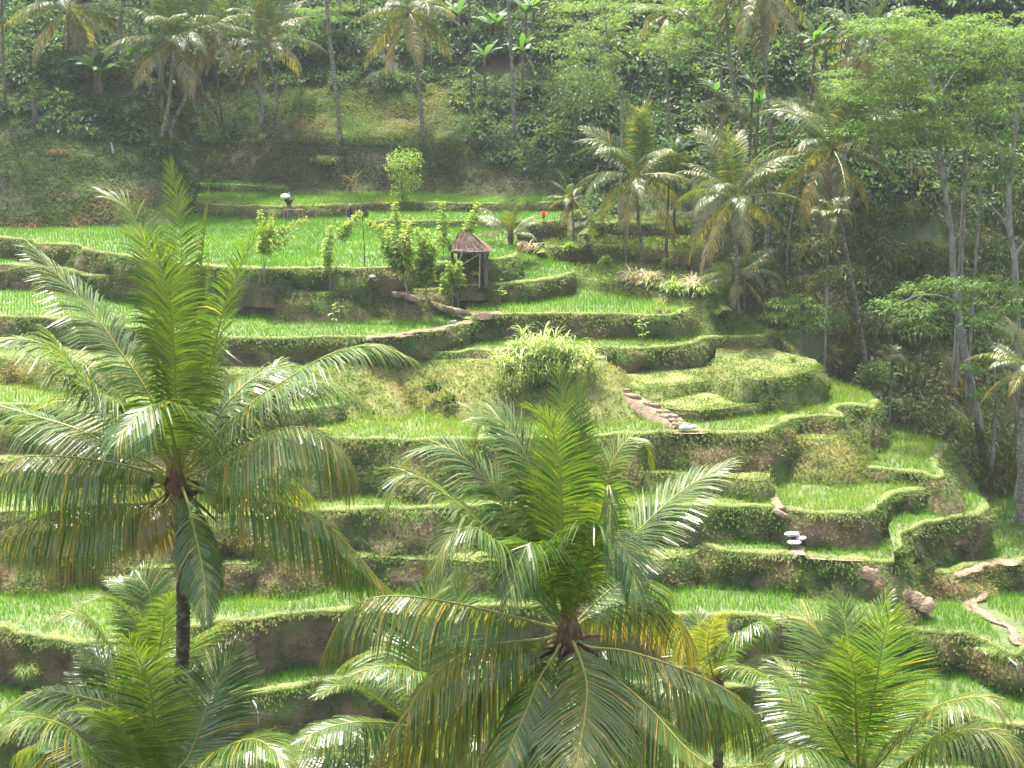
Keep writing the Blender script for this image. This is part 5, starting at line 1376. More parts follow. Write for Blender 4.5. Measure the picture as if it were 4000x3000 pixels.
g = region([(2500, -110), (4100, -110), (4100, 60), (2500, 60)], 120, 112)
bushes('undergrowth', 'far dark tree crowns filling the top right edge', g + [0, 0, 1.0], rng.uniform(1.8, 3.4, len(g)), None, 'bush', per=70, lsize=.5, vshift=-.05)
cc = []  # unseen crowns added above the frame to shade the left wood and bank
for k in range(11):
    Y = rng.uniform(138, 176); X = (rng.uniform(-600, 1000) - 2000) / F * Y
    cc.append([X, Y, Y * .045 + rng.uniform(1.5, 11)])
bushes('shade_canopy', 'unseen leafy canopy added above the frame to shade the left wood', np.array(cc), rng.uniform(2.4, 4.2, len(cc)), None, 'bush', per=60, lsize=.55, vshift=-.05, flat=.5)
g = region([(-60, 250), (700, 300), (760, 520), (600, 520), (-60, 420)], 60, 116)
bushes('undergrowth', 'tangle of shrubs round the foot of the left trunks', g, rng.uniform(.5, 1.3, len(g)), None, 'bush', per=190, lsize=.3)
g = region([(2350, 0), (3300, -20), (3300, 330), (2350, 330)], 130, 112)
bushes('undergrowth', 'leafy crowns filling the gaps behind the feathery trees', g + [0, 0, .8], rng.uniform(1.4, 2.6, len(g)), None, 'bush', per=95, lsize=.42)
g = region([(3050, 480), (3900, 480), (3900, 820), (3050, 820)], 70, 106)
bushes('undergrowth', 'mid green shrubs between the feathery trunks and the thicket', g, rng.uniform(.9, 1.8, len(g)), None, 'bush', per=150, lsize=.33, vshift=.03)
# short weeds on the open slopes
def slope_weeds(label, poly, n, mats, hl=(.15, .45), y0=112, v0=.5, leafy=.5, w=.06):
    P = region(poly, n, y0)
    cl = fbm(P[:, 0] / 2.2, P[:, 1] / 2.2 + P[:, 2], 4)
    keep = rng.random(n) < np.clip(.62 + 1.1 * cl, .1, 1)
    P, cl = P[keep], cl[keep]; m = len(P)
    mb = MB()
    D = np.column_stack([rng.normal(0, .6, m), rng.normal(-.3, .5, m), rng.uniform(.3, 1.2, m)])
    v = np.clip(v0 - .5 * fbm(P[:, 0] / 4, P[:, 2] / 2.5, 14) + rng.normal(0, .14, m), 0, 1)
    a = rng.random(m) < leafy
    ln = rng.uniform(hl[0], hl[1], m)
    add_leaves(mb, P[a] + rng.normal(0, .05, (a.sum(), 3)), D[a], np.column_stack([rng.normal(0, .4, a.sum()), np.full(a.sum(), -.4), np.ones(a.sum())]), ln[a] * .9, ln[a] * .5, v[a], droop=.3, mi=1)
    b = ~a
    add_blades(mb, P[b], D[b], ln[b] * 1.3, w, v[b], two=True, bend=.6, mi=0)
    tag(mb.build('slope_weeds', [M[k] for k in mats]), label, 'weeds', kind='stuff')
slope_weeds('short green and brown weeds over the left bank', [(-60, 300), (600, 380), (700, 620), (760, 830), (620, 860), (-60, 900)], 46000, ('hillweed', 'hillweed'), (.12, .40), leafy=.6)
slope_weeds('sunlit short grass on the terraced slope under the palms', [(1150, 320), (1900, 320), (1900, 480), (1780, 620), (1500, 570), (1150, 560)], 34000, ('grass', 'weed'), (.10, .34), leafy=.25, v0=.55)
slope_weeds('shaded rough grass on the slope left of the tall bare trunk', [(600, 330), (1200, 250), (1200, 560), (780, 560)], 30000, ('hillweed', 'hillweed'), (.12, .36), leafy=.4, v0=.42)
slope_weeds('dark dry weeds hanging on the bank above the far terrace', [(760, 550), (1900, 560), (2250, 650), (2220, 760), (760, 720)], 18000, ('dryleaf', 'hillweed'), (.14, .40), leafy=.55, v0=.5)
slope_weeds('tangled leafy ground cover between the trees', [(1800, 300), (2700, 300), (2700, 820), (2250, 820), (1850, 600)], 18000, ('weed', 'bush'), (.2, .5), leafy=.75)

# ------------------------------------------------------------------ saplings, tall grass, garden plants
def plume(mb, path, n, ln=.34, t0=.3, var=.55, mi=0, wd=.42):
    """a leafy wand: leaves all round the outer part of a stem"""
    C = crom(path, 40)
    T = nrm(np.gradient(C, axis=0))
    k = rng.uniform(t0 * 39, 39, n); i0 = np.minimum(k.astype(int), 38)
    P = C[i0] + (C[i0 + 1] - C[i0]) * (k - i0)[:, None]
    R_ = rng.normal(0, 1, (n, 3)); R_ = nrm(R_ - T[i0] * (R_ * T[i0]).sum(1)[:, None])
    D = R_ + T[i0] * .35 + np.array([0, 0, -.15])
    u = (k / 39 - t0) / (1 - t0)
    s = ln * rng.uniform(.7, 1.2, n) * np.clip(1.15 - .75 * u, .3, 1)
    for j in range(2):
        add_leaves(mb, P + D * (s * .45 * j)[:, None], D + rng.normal(0, .25, (n, 3)), T[i0] + UP * .6 + rng.normal(0, .3, (n, 3)), s * .8, s * wd, np.clip(var + .25 * u + rng.normal(0, .15, n), 0, 1), droop=.25, mi=mi)

def sapling(label, foot, Y, stems, name='sapling', r=.035, ln=.34, n=110, bark='palebark', t0=.35, z=None, mat='sapling', var=.5):
    f = at_y(foot[0], foot[1], Y)
    root = empty(name, f, label, 'sapling')
    loc = np.array(f)
    crown = MB()
    for st in stems:
        P = [list(np.array(at_y(p[0], p[1], Y + (p[2] if len(p) > 2 else 0))) - loc) for p in st['p']]
        P[0][2] -= .15
        mb = MB(); add_tube(mb, crom(P, 16), np.linspace(st.get('r', r), .008, 16), 6); mb.build('stem', M[bark], root, smooth=True)
        if st.get('n', n): plume(crown, P, int(st.get('n', n) * .75), st.get('ln', ln) * 1.55, st.get('t0', t0), st.get('var', var))
    if crown.n: crown.build('crown', M[mat], root)
    return root

yT = lambda px, py, z: float(at_z(px, py, z).y)
y4 = yT(1290, 1140, -21.4)
sapling('bushy sapling with several stems left of the hut', (1600, 1170), 104.2, [
    dict(p=[(1600, 1170), (1570, 1060), (1530, 980), (1490, 900), (1430, 860)], n=170, t0=.4, ln=.42),
    dict(p=[(1600, 1170), (1575, 1050), (1560, 950), (1545, 860), (1543, 790)], n=260, t0=.35, ln=.42),
    dict(p=[(1600, 1170), (1572, 1060), (1580, 980), (1600, 900), (1610, 850)], n=200, t0=.35, ln=.42, var=.65),
    dict(p=[(1600, 1170), (1572, 1060), (1530, 1000), (1500, 960), (1480, 910)], n=170, t0=.4, ln=.40),
    dict(p=[(1600, 1170), (1575, 1050), (1550, 980), (1520, 930), (1500, 870)], n=170, t0=.4, ln=.40, var=.65),
    dict(p=[(1600, 1170), (1575, 1060), (1545, 1000, -.6), (1520, 950, -1.0), (1515, 900, -1.2)], n=170, t0=.4, ln=.40, var=.6),
    dict(p=[(1600, 1170), (1575, 1060), (1590, 1000, .6), (1585, 940, 1.0), (1580, 870, 1.2)], n=170, t0=.4, ln=.40, var=.6),
    dict(p=[(1600, 1170), (1580, 1070), (1570, 1010, -.6), (1560, 960, -1.0), (1570, 910, -1.1)], n=170, t0=.4, ln=.42, var=.7)])
sapling('round bushy sapling in front of the hut', (1665, 1190), 103.6, [
    dict(p=[(1665, 1190), (1660, 1080), (1655, 1000), (1640, 930), (1625, 890)], n=230, ln=.42, t0=.3, var=.62),
    dict(p=[(1672, 1195), (1662, 1080), (1660, 980), (1665, 920), (1670, 895)], n=230, ln=.42, t0=.35, var=.6),
    dict(p=[(1665, 1190), (1662, 1070), (1690, 980), (1710, 930), (1722, 905)], n=190, ln=.40, t0=.35),
    dict(p=[(1665, 1190), (1662, 1070), (1610, 990), (1595, 940), (1592, 920)], n=170, ln=.40, t0=.35, var=.65),
    dict(p=[(1668, 1192), (1664, 1080), (1670, 1040), (1685, 1000), (1690, 950)], n=170, ln=.38, t0=.35)])
sapling('leaning sapling wand with a bare lower stem in the field edge', (1290, 1090), y4 - .1, [
    dict(p=[(1290, 1140), (1288, 1060), (1300, 970), (1345, 900), (1410, 825)], n=230, ln=.36, t0=.62, var=.6),
    dict(p=[(1290, 1140), (1287, 1060), (1280, 1020), (1285, 940), (1292, 880)], n=210, ln=.36, t0=.42, var=.55),
    dict(p=[(1290, 1140), (1284, 1050), (1270, 1015), (1262, 1005)], n=60, ln=.3, t0=.55, var=.75)])
sapling('sapling with spreading leafy wands left of the wide field', (1035, 1130), y4 - .1, [
    dict(p=[(1035, 1130), (1030, 1000), (1040, 940), (1100, 900), (1200, 850)], n=200, t0=.55, var=.6),
    dict(p=[(1035, 1130), (1030, 980), (1030, 900), (1010, 820)], n=200, t0=.45, var=.65),
    dict(p=[(1035, 1130), (1040, 1000), (1080, 960), (1150, 930)], n=150, t0=.5, var=.7),
    dict(p=[(1035, 1130), (1020, 980), (1050, 900), (1060, 850)], n=170, t0=.5, var=.75)])
sapling('upright plume sapling behind the hut', (1735, 1030), 109.5, [dict(p=[(1735, 1060), (1732, 960), (1730, 870), (1728, 780)], n=230, t0=.35, ln=.36)])
sapling('sapling wand leaning right above the hut roof', (1800, 1040), 105.2, [dict(p=[(1792, 1020), (1815, 950), (1835, 880), (1870, 790)], n=170, t0=.5, ln=.36, r=.04)], bark='bamboo')
sapling('short leafy sapling before the hut doorway', (1780, 1190), 104.4, [
    dict(p=[(1768, 1200), (1766, 1100), (1755, 1040), (1750, 1020)], n=150, ln=.36, t0=.45), dict(p=[(1790, 1195), (1785, 1110), (1790, 1060), (1795, 1020)], n=150, ln=.36, t0=.45),
    dict(p=[(1740, 1200), (1738, 1120), (1735, 1090), (1725, 1070)], n=110, ln=.34, t0=.4)])
sapling('thin bare sapling standing in the narrow terrace', (1300, 1318), yT(1300, 1318, -23.3), [dict(p=[(1302, 1318), (1300, 1230), (1296, 1190), (1285, 1165)], n=6), dict(p=[(1302, 1260), (1310, 1215), (1322, 1180)], n=4, r=.02)], bark='bamboo')
sapling('second bare stick sapling in the narrow terrace', (1325, 1302), yT(1325, 1302, -23.3), [dict(p=[(1325, 1302), (1324, 1230), (1326, 1170)], n=4)], bark='bamboo')
sapling('dead twig bush on the small curving terrace', (2510, 1356), yT(2510, 1356, -24.8) + .6, [dict(p=[(2512, 1356), (2510, 1300), (2505, 1260), (2490, 1215)], n=10), dict(p=[(2512, 1356), (2500, 1320), (2480, 1285)], n=3, r=.02), dict(p=[(2510, 1300), (2505, 1250), (2515, 1210)], n=8, r=.02)], bark='bamboo')
sapling('bare reddish stick beside the right hut terrace', (1955, 1200), yT(1955, 1200, -23.0), [dict(p=[(1955, 1200), (1953, 1120), (1955, 1070)], n=8)], bark='bamboo')

# round leafy tree at the back terrace
yb = yT(1575, 800, -18.6) + 1
root = empty('leafy_tree', at_y(1577, 850, yb), 'slender leafy tree with pale glossy leaves on the far terrace', 'tree')
loc = np.array(root.location)
mb = MB(); add_tube(mb, crom([np.array(at_y(x, y, yb)) - loc for x, y in ((1577, 850), (1572, 780), (1568, 720), (1572, 620))], 20), np.linspace(.09, .03, 20), 7); mb.build('trunk', M['brownbark'], root, smooth=True)
mb = MB()
for (x, y, w, h, n) in [(1575, 625, 65, 50, 420), (1540, 640, 40, 40, 200), (1615, 625, 40, 40, 200), (1560, 690, 45, 30, 170), (1600, 715, 50, 25, 200), (1565, 740, 45, 30, 200), (1610, 690, 40, 25, 120), (1580, 760, 40, 25, 120)]:
    c = np.array(at_y(x, y, yb)) - loc
    d = nrm(rng.normal(0, 1, (n, 3))) * (rng.random((n, 1)) ** .45)
    P = c + d * np.array([w, w, h]) / F * yb
    add_leaves(mb, P, d + rng.normal(0, .5, (n, 3)), rng.normal(0, .5, (n, 3)) + UP, rng.uniform(.16, .30, n), rng.uniform(.12, .2, n), np.clip(rng.normal(.6, .22, n), 0, 1), droop=.2)
mb.build('crown', M['sapling'], root)

def tuft(label, foot, Y, n, h, spread, mat, name='tall_grass', cat='grass clump', w=.05, bend=.75, lean=.35, var=.6, canes=0):
    f = at_y(foot[0], foot[1], Y)
    root = empty(name, f, label, cat)
    mb = MB()
    b = rng.normal(0, spread, (n, 2))
    if canes:
        # canes with leaves along them
        for k in range(canes):
            p0 = np.array([rng.normal(0, spread), rng.normal(0, spread * .6), -.2])
            hh = h * rng.uniform(.55, 1.0)
            ln_ = np.array([rng.normal(0, .22), rng.normal(0, .22), 1.0])
            path = crom([p0, p0 + ln_ * hh * .5, p0 + ln_ * hh + [rng.normal(0, .15), 0, 0]], 10)
            add_tube(mb, path, np.linspace(.022, .008, 10), 4, var=.75, cap=False)
            m = int(n / canes)
            t = rng.uniform(.45, 1, m)
            P = np.array([path[min(9, int(q * 9))] for q in t])
            a = rng.random(m) * 6.283
            D = np.column_stack([np.cos(a) * .75, np.sin(a) * .75, rng.uniform(.5, 1.1, m)])
            L2 = rng.uniform(.9, 1.9, m)
            S = nrm(np.cross(D, UP)); D = nrm(D)
            pts = [P]; dd = D.copy(); p = P
            for j in range(4):
                p = p + nrm(dd) * (L2 / 4)[:, None]; pts.append(p); dd = nrm(dd) - UP * (.28 + .22 * j) * bend
            prof_ = [.5, 1, .9, .6, .05]
            V = np.stack([q for j in range(5) for q in (pts[j] - S * w * prof_[j] / 2, pts[j] + S * w * prof_[j] / 2)], 1).reshape(-1, 3)
            kk = np.arange(m)[:, None] * 10
            F4 = np.concatenate([kk + np.array([[2 * j, 2 * j + 1, 2 * j + 3, 2 * j + 2]]) for j in range(4)])
            mb.add(V, F4, np.repeat(np.clip(rng.normal(var, .2, m), 0, 1), 10))
    else:
        P = np.column_stack([b, np.full(n, -.05)])
        a = rng.random(n) * 6.283
        D = np.column_stack([np.cos(a) * lean + b[:, 0] * .25, np.sin(a) * lean, np.ones(n)])
        add_blades(mb, P, D, h * rng.uniform(.6, 1.1, n), w, np.clip(rng.normal(var, .2, n), 0, 1), two=True, bend=bend)
    mb.build('leaves', M[mat], root)
    return root
ty = yT(2110, 1480, -25.6)
for k, (x, y, h, lab) in enumerate([(2000, 1510, 3.0, 'tall drooping grass clump at the left of the reed bed'), (2090, 1500, 3.8, 'tallest pale grass clump in the middle of the reed bed'), (2180, 1490, 3.4, 'bright tall grass clump left of the stairs'), (2255, 1480, 2.8, 'tall grass clump leaning over the stairs'), (2130, 1530, 2.6, 'lower front clump of the reed bed'), (2060, 1450, 3.4, 'back clump of tall grass behind the reed bed')]):
    tuft(lab, (x, y), ty - .6 + (k % 3) * .5, 260, h, .5, 'reed', w=.085, canes=13, bend=.9, var=.72)
for k, (x, y, h, lab) in enumerate([(2490, 1130, 1.7, 'whitish striped cane at the palm foot'), (2545, 1140, 1.8, 'striped cane clump right of the palm foot'), (2600, 1150, 1.3, 'green and white cane clump in the middle of the row'), (2650, 1160, 1.2, 'low striped cane clump'), (2700, 1166, 1.7, 'striped cane with reddish tips'), (2740, 1172, 1.3, 'last striped cane clump at the terrace edge')]):
    tuft(lab, (x, y), yT(x, y, -22.6), 150, h, .35, 'variegated' if k in (0, 1, 4) else 'reed', name='striped_cane', w=.10, canes=9, bend=1.0, var=.6)
tuft('striped cane beside the young palm', (2035, 1000), 116.5, 110, 1.2, .5, 'variegated', name='striped_cane', w=.1, canes=7, bend=1.0)
tuft('spiky green grass tuft on the ridge shoulder', (3095, 1408), yT(3095, 1408, -25.4), 26, .8, .05, 'reed', name='spiky_tuft', w=.07, lean=.5, bend=.3)
tuft('pale grass tuft hanging on the lower right bank', (3860, 2545), yT(3860, 2545, -36.5), 90, .7, .15, 'reed', name='grass_tuft', w=.05, lean=.8)
tuft('green reed tuft on the dark lower left bank', (110, 2640), yT(110, 2640, -37.6) - .3, 120, 1.4, .2, 'weed', name='grass_tuft', w=.05, lean=.5, var=.75)
tuft('dry straw tuft on the upper left bank', (230, 600), hy(230, 600, 112), 150, 1.2, .45, 'dryleaf', name='grass_tuft', w=.04, lean=.9, var=.5)
tuft('bright grass clump on the dark bank', (1270, 640), hy(1270, 640, 120), 140, 1.8, .5, 'weed', name='grass_tuft', w=.08, lean=.5, var=.85)

# dracaena beside the hut: bare stem with a rosette of stiff leaves
yd = yT(1762, 1108, -21.4)
f = at_y(1762, 1108, yd)
root = empty('dracaena', f, 'dark stiff leaved dracaena at the left of the hut', 'plant'); loc = np.array(f)
mb = MB(); add_tube(mb, crom([np.array(at_y(x, y, yd)) - loc for x, y in ((1762, 1115), (1768, 1040), (1765, 985))], 12), np.linspace(.12, .09, 12), 8); mb.build('stem', M['brownbark'], root, smooth=True)
mb = MB(); c = np.array(at_y(1765, 985, yd)) - loc
a = rng.random(60) * 6.283
add_blades(mb, np.repeat(c[None], 60, 0) + rng.normal(0, .08, (60, 3)), np.column_stack([np.cos(a) * .6, np.sin(a) * .6, rng.uniform(.4, 1.6, 60)]), rng.uniform(.9, 1.6, 60), .10, np.clip(rng.normal(.35, .2, 60), 0, 1), two=True, bend=.12)
mb.build('leaves', M['palmfar'], root)
# red cordyline
f = at_z(2123, 880, -19.4); root = empty('cordyline', f, 'red topped cordyline by the end of the far terraces', 'plant')
mb = MB(); add_tube(mb, crom([[0, 0, -.3], [.02, 0, .5], [0, 0, .9]], 8), .03, 6); mb.build('stem', M['brownbark'], root)
mb = MB(); a = rng.random(46) * 6.283
add_blades(mb, np.column_stack([rng.normal(0, .04, (46, 2)), rng.uniform(.6, 1.0, 46)]), np.column_stack([np.cos(a) * .5, np.sin(a) * .5, np.ones(46)]), rng.uniform(.35, .7, 46), .11, rng.random(46), two=True, bend=.5); mb.build('leaves', M['redleaf'], root)
# leafy taro-like plants on the overgrown strips
for k, (x, y, z, lab, mat) in enumerate([(2365, 1030, -22.0, 'bright leafy shrub against the overgrown bank left of the palm', 'sapling'), (2520, 1010, -21.8, 'bright leafy shrub behind the palm trunk', 'sapling'), (2610, 1040, -22.0, 'yellow green shrub right of the palm trunk', 'sapling'), (2230, 975, -20.9, 'small bright shrub at the left end of the overgrown bank', 'sapling'), (2420, 1075, -22.3, 'bright herb on the weedy strip', 'sapling'), (2250, 850, -19.2, 'leafy shrub with light leaves near the shaggy palm', 'sapling'), (2420, 800, -19.2, 'big leaved shrub at the back of the orange bank terrace', 'bush'), (2600, 790, -19.2, 'dense shrub behind the two coconut palms', 'bush'), (3415, 1500, -30.0, 'leafy shrub rising at the ridge edge', 'bush'), (1690, 1520, -26.2, 'blue green taro leaves on the grassy slope', 'bush'), (1750, 1570, -26.8, 'low broad leaves on the sunny slope', 'weed'), (430, 450, -10, 'large heart leaved plant on the left bank', 'bush'), (150, 360, -9, 'pale green shrub at upper left', 'sapling')]):
    if z in (-10, -9): f = Vector(hit_base(x, y, 112)[0])
    else: f = at_z(x, y, z)
    root = empty('leafy_shrub', f, lab, 'shrub')
    mb = MB(); m = 260 if k not in (8,) else 1100
    R0 = .55 if k not in (8,) else 1.7
    if k >= 11: R0 = 1.0; m = 360
    for j in range(5):
        a = rng.random() * 6.283
        add_tube(mb, crom([[0, 0, -.3], [math.cos(a) * R0 * .3, math.sin(a) * R0 * .3, R0 * .6], [math.cos(a) * R0 * .7, math.sin(a) * R0 * .7, R0 * 1.1]], 6), np.linspace(.02, .006, 6), 4, mi=1, cap=False)
    stem = mb.build('stems', M['greenstem'], root); stem.data.materials.append(M['greenstem'])
    mb = MB()
    d = nrm(rng.normal(0, 1, (m, 3))); d[:, 2] = np.abs(d[:, 2])
    add_leaves(mb, d * R0 * rng.uniform(.4, 1.0, (m, 1)) * [1, 1, 1.25], d + rng.normal(0, .4, (m, 3)) + [0, 0, -.1], UP + rng.normal(0, .4, (m, 3)), rng.uniform(.18, .34, m) * (1.6 if k == 11 else 1), rng.uniform(.12, .22, m) * (1.6 if k == 11 else 1), np.clip(rng.normal(.6, .2, m), 0, 1), droop=.3)
    mb.build('leaves', M[mat], root)

# ------------------------------------------------------------------ the thatched hut and what stands round it
yh = yT(1840, 1108, -21.4)
hb = Vector((at_y(1842, 1100, yh).x, yh, -21.4))
hut = empty('thatched_hut', hb, 'small thatched hut with dark posts on the trodden platform', 'hut')
def part(name, mat, fn, parent=hut, smooth=False):
    mb = MB(); fn(mb); return mb.build(name, M[mat], parent, smooth=smooth)
W2, Dp = .95, .8
for sx in (-1, 1):
    for sy in (-1, 1):
        part('post', 'darkwood', lambda mb: add_tube(mb, crom([[sx * W2, sy * Dp, -.3], [sx * W2 * .97, sy * Dp, 1.3], [sx * W2, sy * Dp, 2.65]], 10), .09 + .02 * rng.random(), 8), smooth=True)
part('back_wall', 'darkwood', lambda mb: [add_box(mb, (x, .76, 1.2), .155, .05, 2.5, jit=.008) for x in np.arange(-.85, .95, .17)])['kind'] = 'stuff'
part('side_wall', 'stone', lambda mb: add_lathe(mb, [(.30, -.2), (.26, .6), (.22, 1.6), (.34, 2.3), (.30, 2.75)], (1.02, -.35, 0), 10, sx=1.0, sy=1.9, jit=.03), smooth=True)
part('bench', 'darkwood', lambda mb: add_box(mb, (0, .1, .62), 1.75, 1.2, .09))
part('eave_beam', 'bamboo', lambda mb: add_tube(mb, crom([[-1.35, -.95, 2.62], [0, -.98, 2.72], [1.35, -.95, 2.80]], 8), .06, 7), smooth=True)
part('eave_beam', 'bamboo', lambda mb: add_tube(mb, crom([[-1.3, .95, 2.65], [1.3, .95, 2.75]], 8), .06, 7), smooth=True)
def roof(mb):
    # four thatch slopes, swept up to an off-centre ridge
    n = 13
    for sy in (-1, 1):
        V = []
        for j in range(n):
            t = j / (n - 1)
            for i in range(n):
                u = i / (n - 1) * 2 - 1
                w = 1.42 * (1 - t) + .36 * t
                V.append([-.55 * t ** .8 + u * w * (1 + .1 * (1 - t)), sy * (1.15 * (1 - t) ** 1.15 + .04), 2.72 + 1.45 * t ** 1.15 + .06 * u * u * (1 - t)])
        V = np.array(V) + rng.normal(0, .022, (n * n, 3))
        i = np.arange(n - 1)[:, None] * n + np.arange(n - 1)[None, :]
        mb.add(V, np.stack([i, i + 1, i + n + 1, i + n], -1).reshape(-1, 4))
        mb.add(V - [0, 0, .14], np.stack([i, i + n, i + n + 1, i + 1], -1).reshape(-1, 4))
    for sx in (-1, 1):
        V = [[-.55 * 0 + sx * 1.5, -1.15, 2.76], [sx * 1.5, 1.15, 2.76], [-.55 + sx * .37, 0.04, 4.17], [-.55 + sx * .37, -.04, 4.17]]
        mb.add(np.array(V), [[0, 1, 2, 3]])
rf = part('roof', 'thatch', roof, smooth=True)
for k in range(34):
    sy = -1 if k % 3 else 1
    x = rng.uniform(-1.3, 1.3); z0 = 2.72
    part('thatch_bundle', 'thatch', lambda mb: add_tube(mb, crom([[x, sy * 1.18, z0 - .14], [x * .92 - .1, sy * .95, z0 + .22], [x * .7 - .3, sy * .62, z0 + .72]], 6), [.035, .06, .06, .055, .05, .03], 5), rf)
for k in range(4):
    part('ridge_stick', 'bamboo', lambda mb: add_tube(mb, crom([[-.8 + .25 * k, -.25, 3.75], [-.55 + .1 * k, .0, 4.28], [-.45 + .1 * k, .25, 4.5]], 5), .028, 5), rf)
part('prop_pole', 'bamboo', lambda mb: add_tube(mb, crom([[.62, -1.05, -.1], [.66, -1.08, 1.4], [.70, -1.1, 2.62]], 8), .06, 7), smooth=True)
part('slant_pole', 'bamboo', lambda mb: add_tube(mb, crom([[-.95, -1.15, 1.55], [.2, -1.12, 2.25], [.75, -1.1, 2.6]], 8), .045, 6), smooth=True)
part('low_rail', 'bamboo', lambda mb: add_tube(mb, crom([[-.4, -1.0, .12], [.55, -1.0, .1]], 5), .04, 6), smooth=True)
def thing(name, label, cat, loc, mat, fn, group=None, smooth=True):
    mb = MB(); fn(mb); o = mb.build(name, M[mat], smooth=smooth); o.location = loc
    return tag(o, label, cat, group)
nutrow = [(.2, 'pale yellow coconut on the hut bench, left one'), (.55, 'pale yellow coconut on the hut bench, right one')]
for x, lab in nutrow:
    thing('coconut', lab, 'coconut', (hb.x + x, hb.y - .3, -21.4 + .86), 'yellow', lambda mb: add_lathe(mb, np.column_stack([ball(8)[:, 0] * .22, ball(8)[:, 1] * .19]), (0, 0, 0), 10))
# stone slab bench on the platform
sb = at_z(1610, 1118, -21.35)
root = empty('stone_bench', sb, 'stone bench with a white slab top on the platform', 'bench')
mb = MB(); add_box(mb, (0, 0, .88), 1.25, .55, .13, jit=.015); mb.build('slab', M['palestone'], root)
for x in (-.42, .4):
    mb = MB(); add_box(mb, (x, 0, .38), .34, .45, .86, jit=.03); mb.build('leg', M['stone'], root)
mb = MB(); add_box(mb, (.1, .12, .45), .5, .3, .7, jit=.03); mb.build('support', M['brownbark'], root)
for k, (x, y) in enumerate([(1527, 1121), (1543, 1122), (1553, 1125), (1567, 1123), (1579, 1122), (1595, 1121), (1604, 1119)]):
    thing('pale_stone', ['round pale stone at the left end of the row on the platform', 'second pale stone in the platform row', 'smallest pale stone in the platform row', 'fourth pale stone in the platform row', 'fifth pale stone in the platform row', 'pale stone touching the bench foot', 'pale stone under the bench'][k], 'stone', at_z(x, y, -21.2), 'palestone',
          lambda mb: add_lathe(mb, np.column_stack([ball(7)[:, 0] * .16, ball(7)[:, 1] * .12]), (0, 0, .02), 10, sx=rng.uniform(.8, 1.25), jit=.01))
# sandbag steps
def sandbag(label, p, rz=0.0, s=1.0, mat='sack', group=None):
    return thing('sandbag', label, 'sandbag', p, mat, lambda mb: add_lathe(mb, np.column_stack([(ball(9)[:, 0]) ** .6 * .5 * s, ball(9)[:, 1] * .13 * s]), (0, 0, .08 * s), 16, sx=1.05, sy=.66, rz=rz, jit=.026 * s), group)
for k, (x, y, z, lab) in enumerate([(1447, 1082, -20.3, 'top white sandbag of the bank steps'), (1468, 1091, -20.55, 'second white sandbag down the bank steps'), (1473, 1103, -20.8, 'third sandbag down, half buried'), (1492, 1106, -20.95, 'fourth white sandbag on the bank steps'), (1490, 1116, -21.15, 'lowest white sandbag of the bank steps')]):
    sandbag(lab, at_z(x, y, z) + Vector((0, -.15, 0)), rng.uniform(-.3, .3), .85)
sandbag('upper white sandbag on the dirt path', at_z(3094, 2090, -32.4), .1, .9)
sandbag('lower left white sandbag on the dirt path', at_z(3102, 2122, -32.8), .0, .85)
sandbag('right white sandbag on the dirt path', at_z(3132, 2104, -32.65), .5, .8)
# long white sack by the stairs
thing('plastic_sack', 'long white plastic sack lying at the foot of the stairs', 'sack', at_z(2688, 1678, -27.62), 'white', lambda mb: add_tube(mb, crom([[-.62, 0, .08], [-.3, 0, .17], [.1, .02, .14], [.42, .03, .2], [.52, .03, .14], [.62, .05, .2]], 22), np.interp(np.linspace(0, 1, 22), [0, .12, .4, .55, .75, .88, .93, 1], [.05, .17, .16, .12, .15, .13, .05, .10]), 10))
thing('cut_pipe', 'short pale pipe on the end of the narrow terrace', 'pipe', at_z(1770, 1262, -23.15), 'palestone', lambda mb: add_tube(mb, crom([[-.22, 0, .1], [.22, 0.02, .12]], 5), .09, 9))
# red cloth hung behind the bench
f = at_z(1637, 1092, -21.4)
root = empty('red_cloth_pole', f, 'red cloth hanging on a stick behind the stone bench', 'cloth')
mb = MB(); add_tube(mb, crom([[0, 0, -.2], [0, 0, 1.1]], 5), .025, 6); mb.build('stick', M['darkwood'], root)
mb = MB(); n = 10
u, v = np.meshgrid(np.linspace(-1, 1, n), np.linspace(0, 1, n))
V = np.stack([u * (.16 + .16 * v ** .5), -.06 + .09 * np.sin(u * 5) * v, 1.08 - .75 * v + .04 * np.cos(u * 3)], -1).reshape(-1, 3)
i = np.arange(n - 1)[:, None] * n + np.arange(n - 1)[None, :]
mb.add(V, np.stack([i, i + 1, i + n + 1, i + n], -1).reshape(-1, 4)); mb.build('cloth', M['red'], root, smooth=True)

# ------------------------------------------------------------------ shrine, fence, scarecrow, person on the far field
ys = yT(1132, 858, -19.7)
sx0 = at_z(1132, 858, -19.7)
root = empty('stone_shrine', sx0, 'grey stone shrine pillar with a flared top in the wide field', 'shrine')
mb = MB(); add_lathe(mb, [(.02, 0), (.42, 0), (.42, .22), (.34, .26), (.32, .5), (.26, .55), (.25, 1.15), (.28, 1.25), (.22, 1.3), (.2, 1.65)], (0, 0, -.1), 4, sx=1.1, sy=1.1, rz=.78, jit=.01); mb.build('pillar', M['stone'], root)
mb = MB(); add_lathe(mb, [(.2, 1.5), (.42, 1.82), (.50, 1.9), (.5, 1.98), (.25, 2.04), (.01, 2.06)], (0, 0, -.1), 4, sx=1.1, sy=1.1, rz=.78); mb.build('capital', M['darkwood'], root)
uo = Vector(sx0) + Vector((-.25, 0, 1.98))
root = empty('ceremonial_umbrella', uo, 'white umbrella with a blue back leaning above the stone shrine', 'umbrella')
mb = MB(); add_lathe(mb, [(.01, .30), (.14, .27), (.38, .15), (.46, .08), (.44, -.06)], (-.06, 0, .14), 14); mb.build('canopy', M['white'], root, smooth=True)
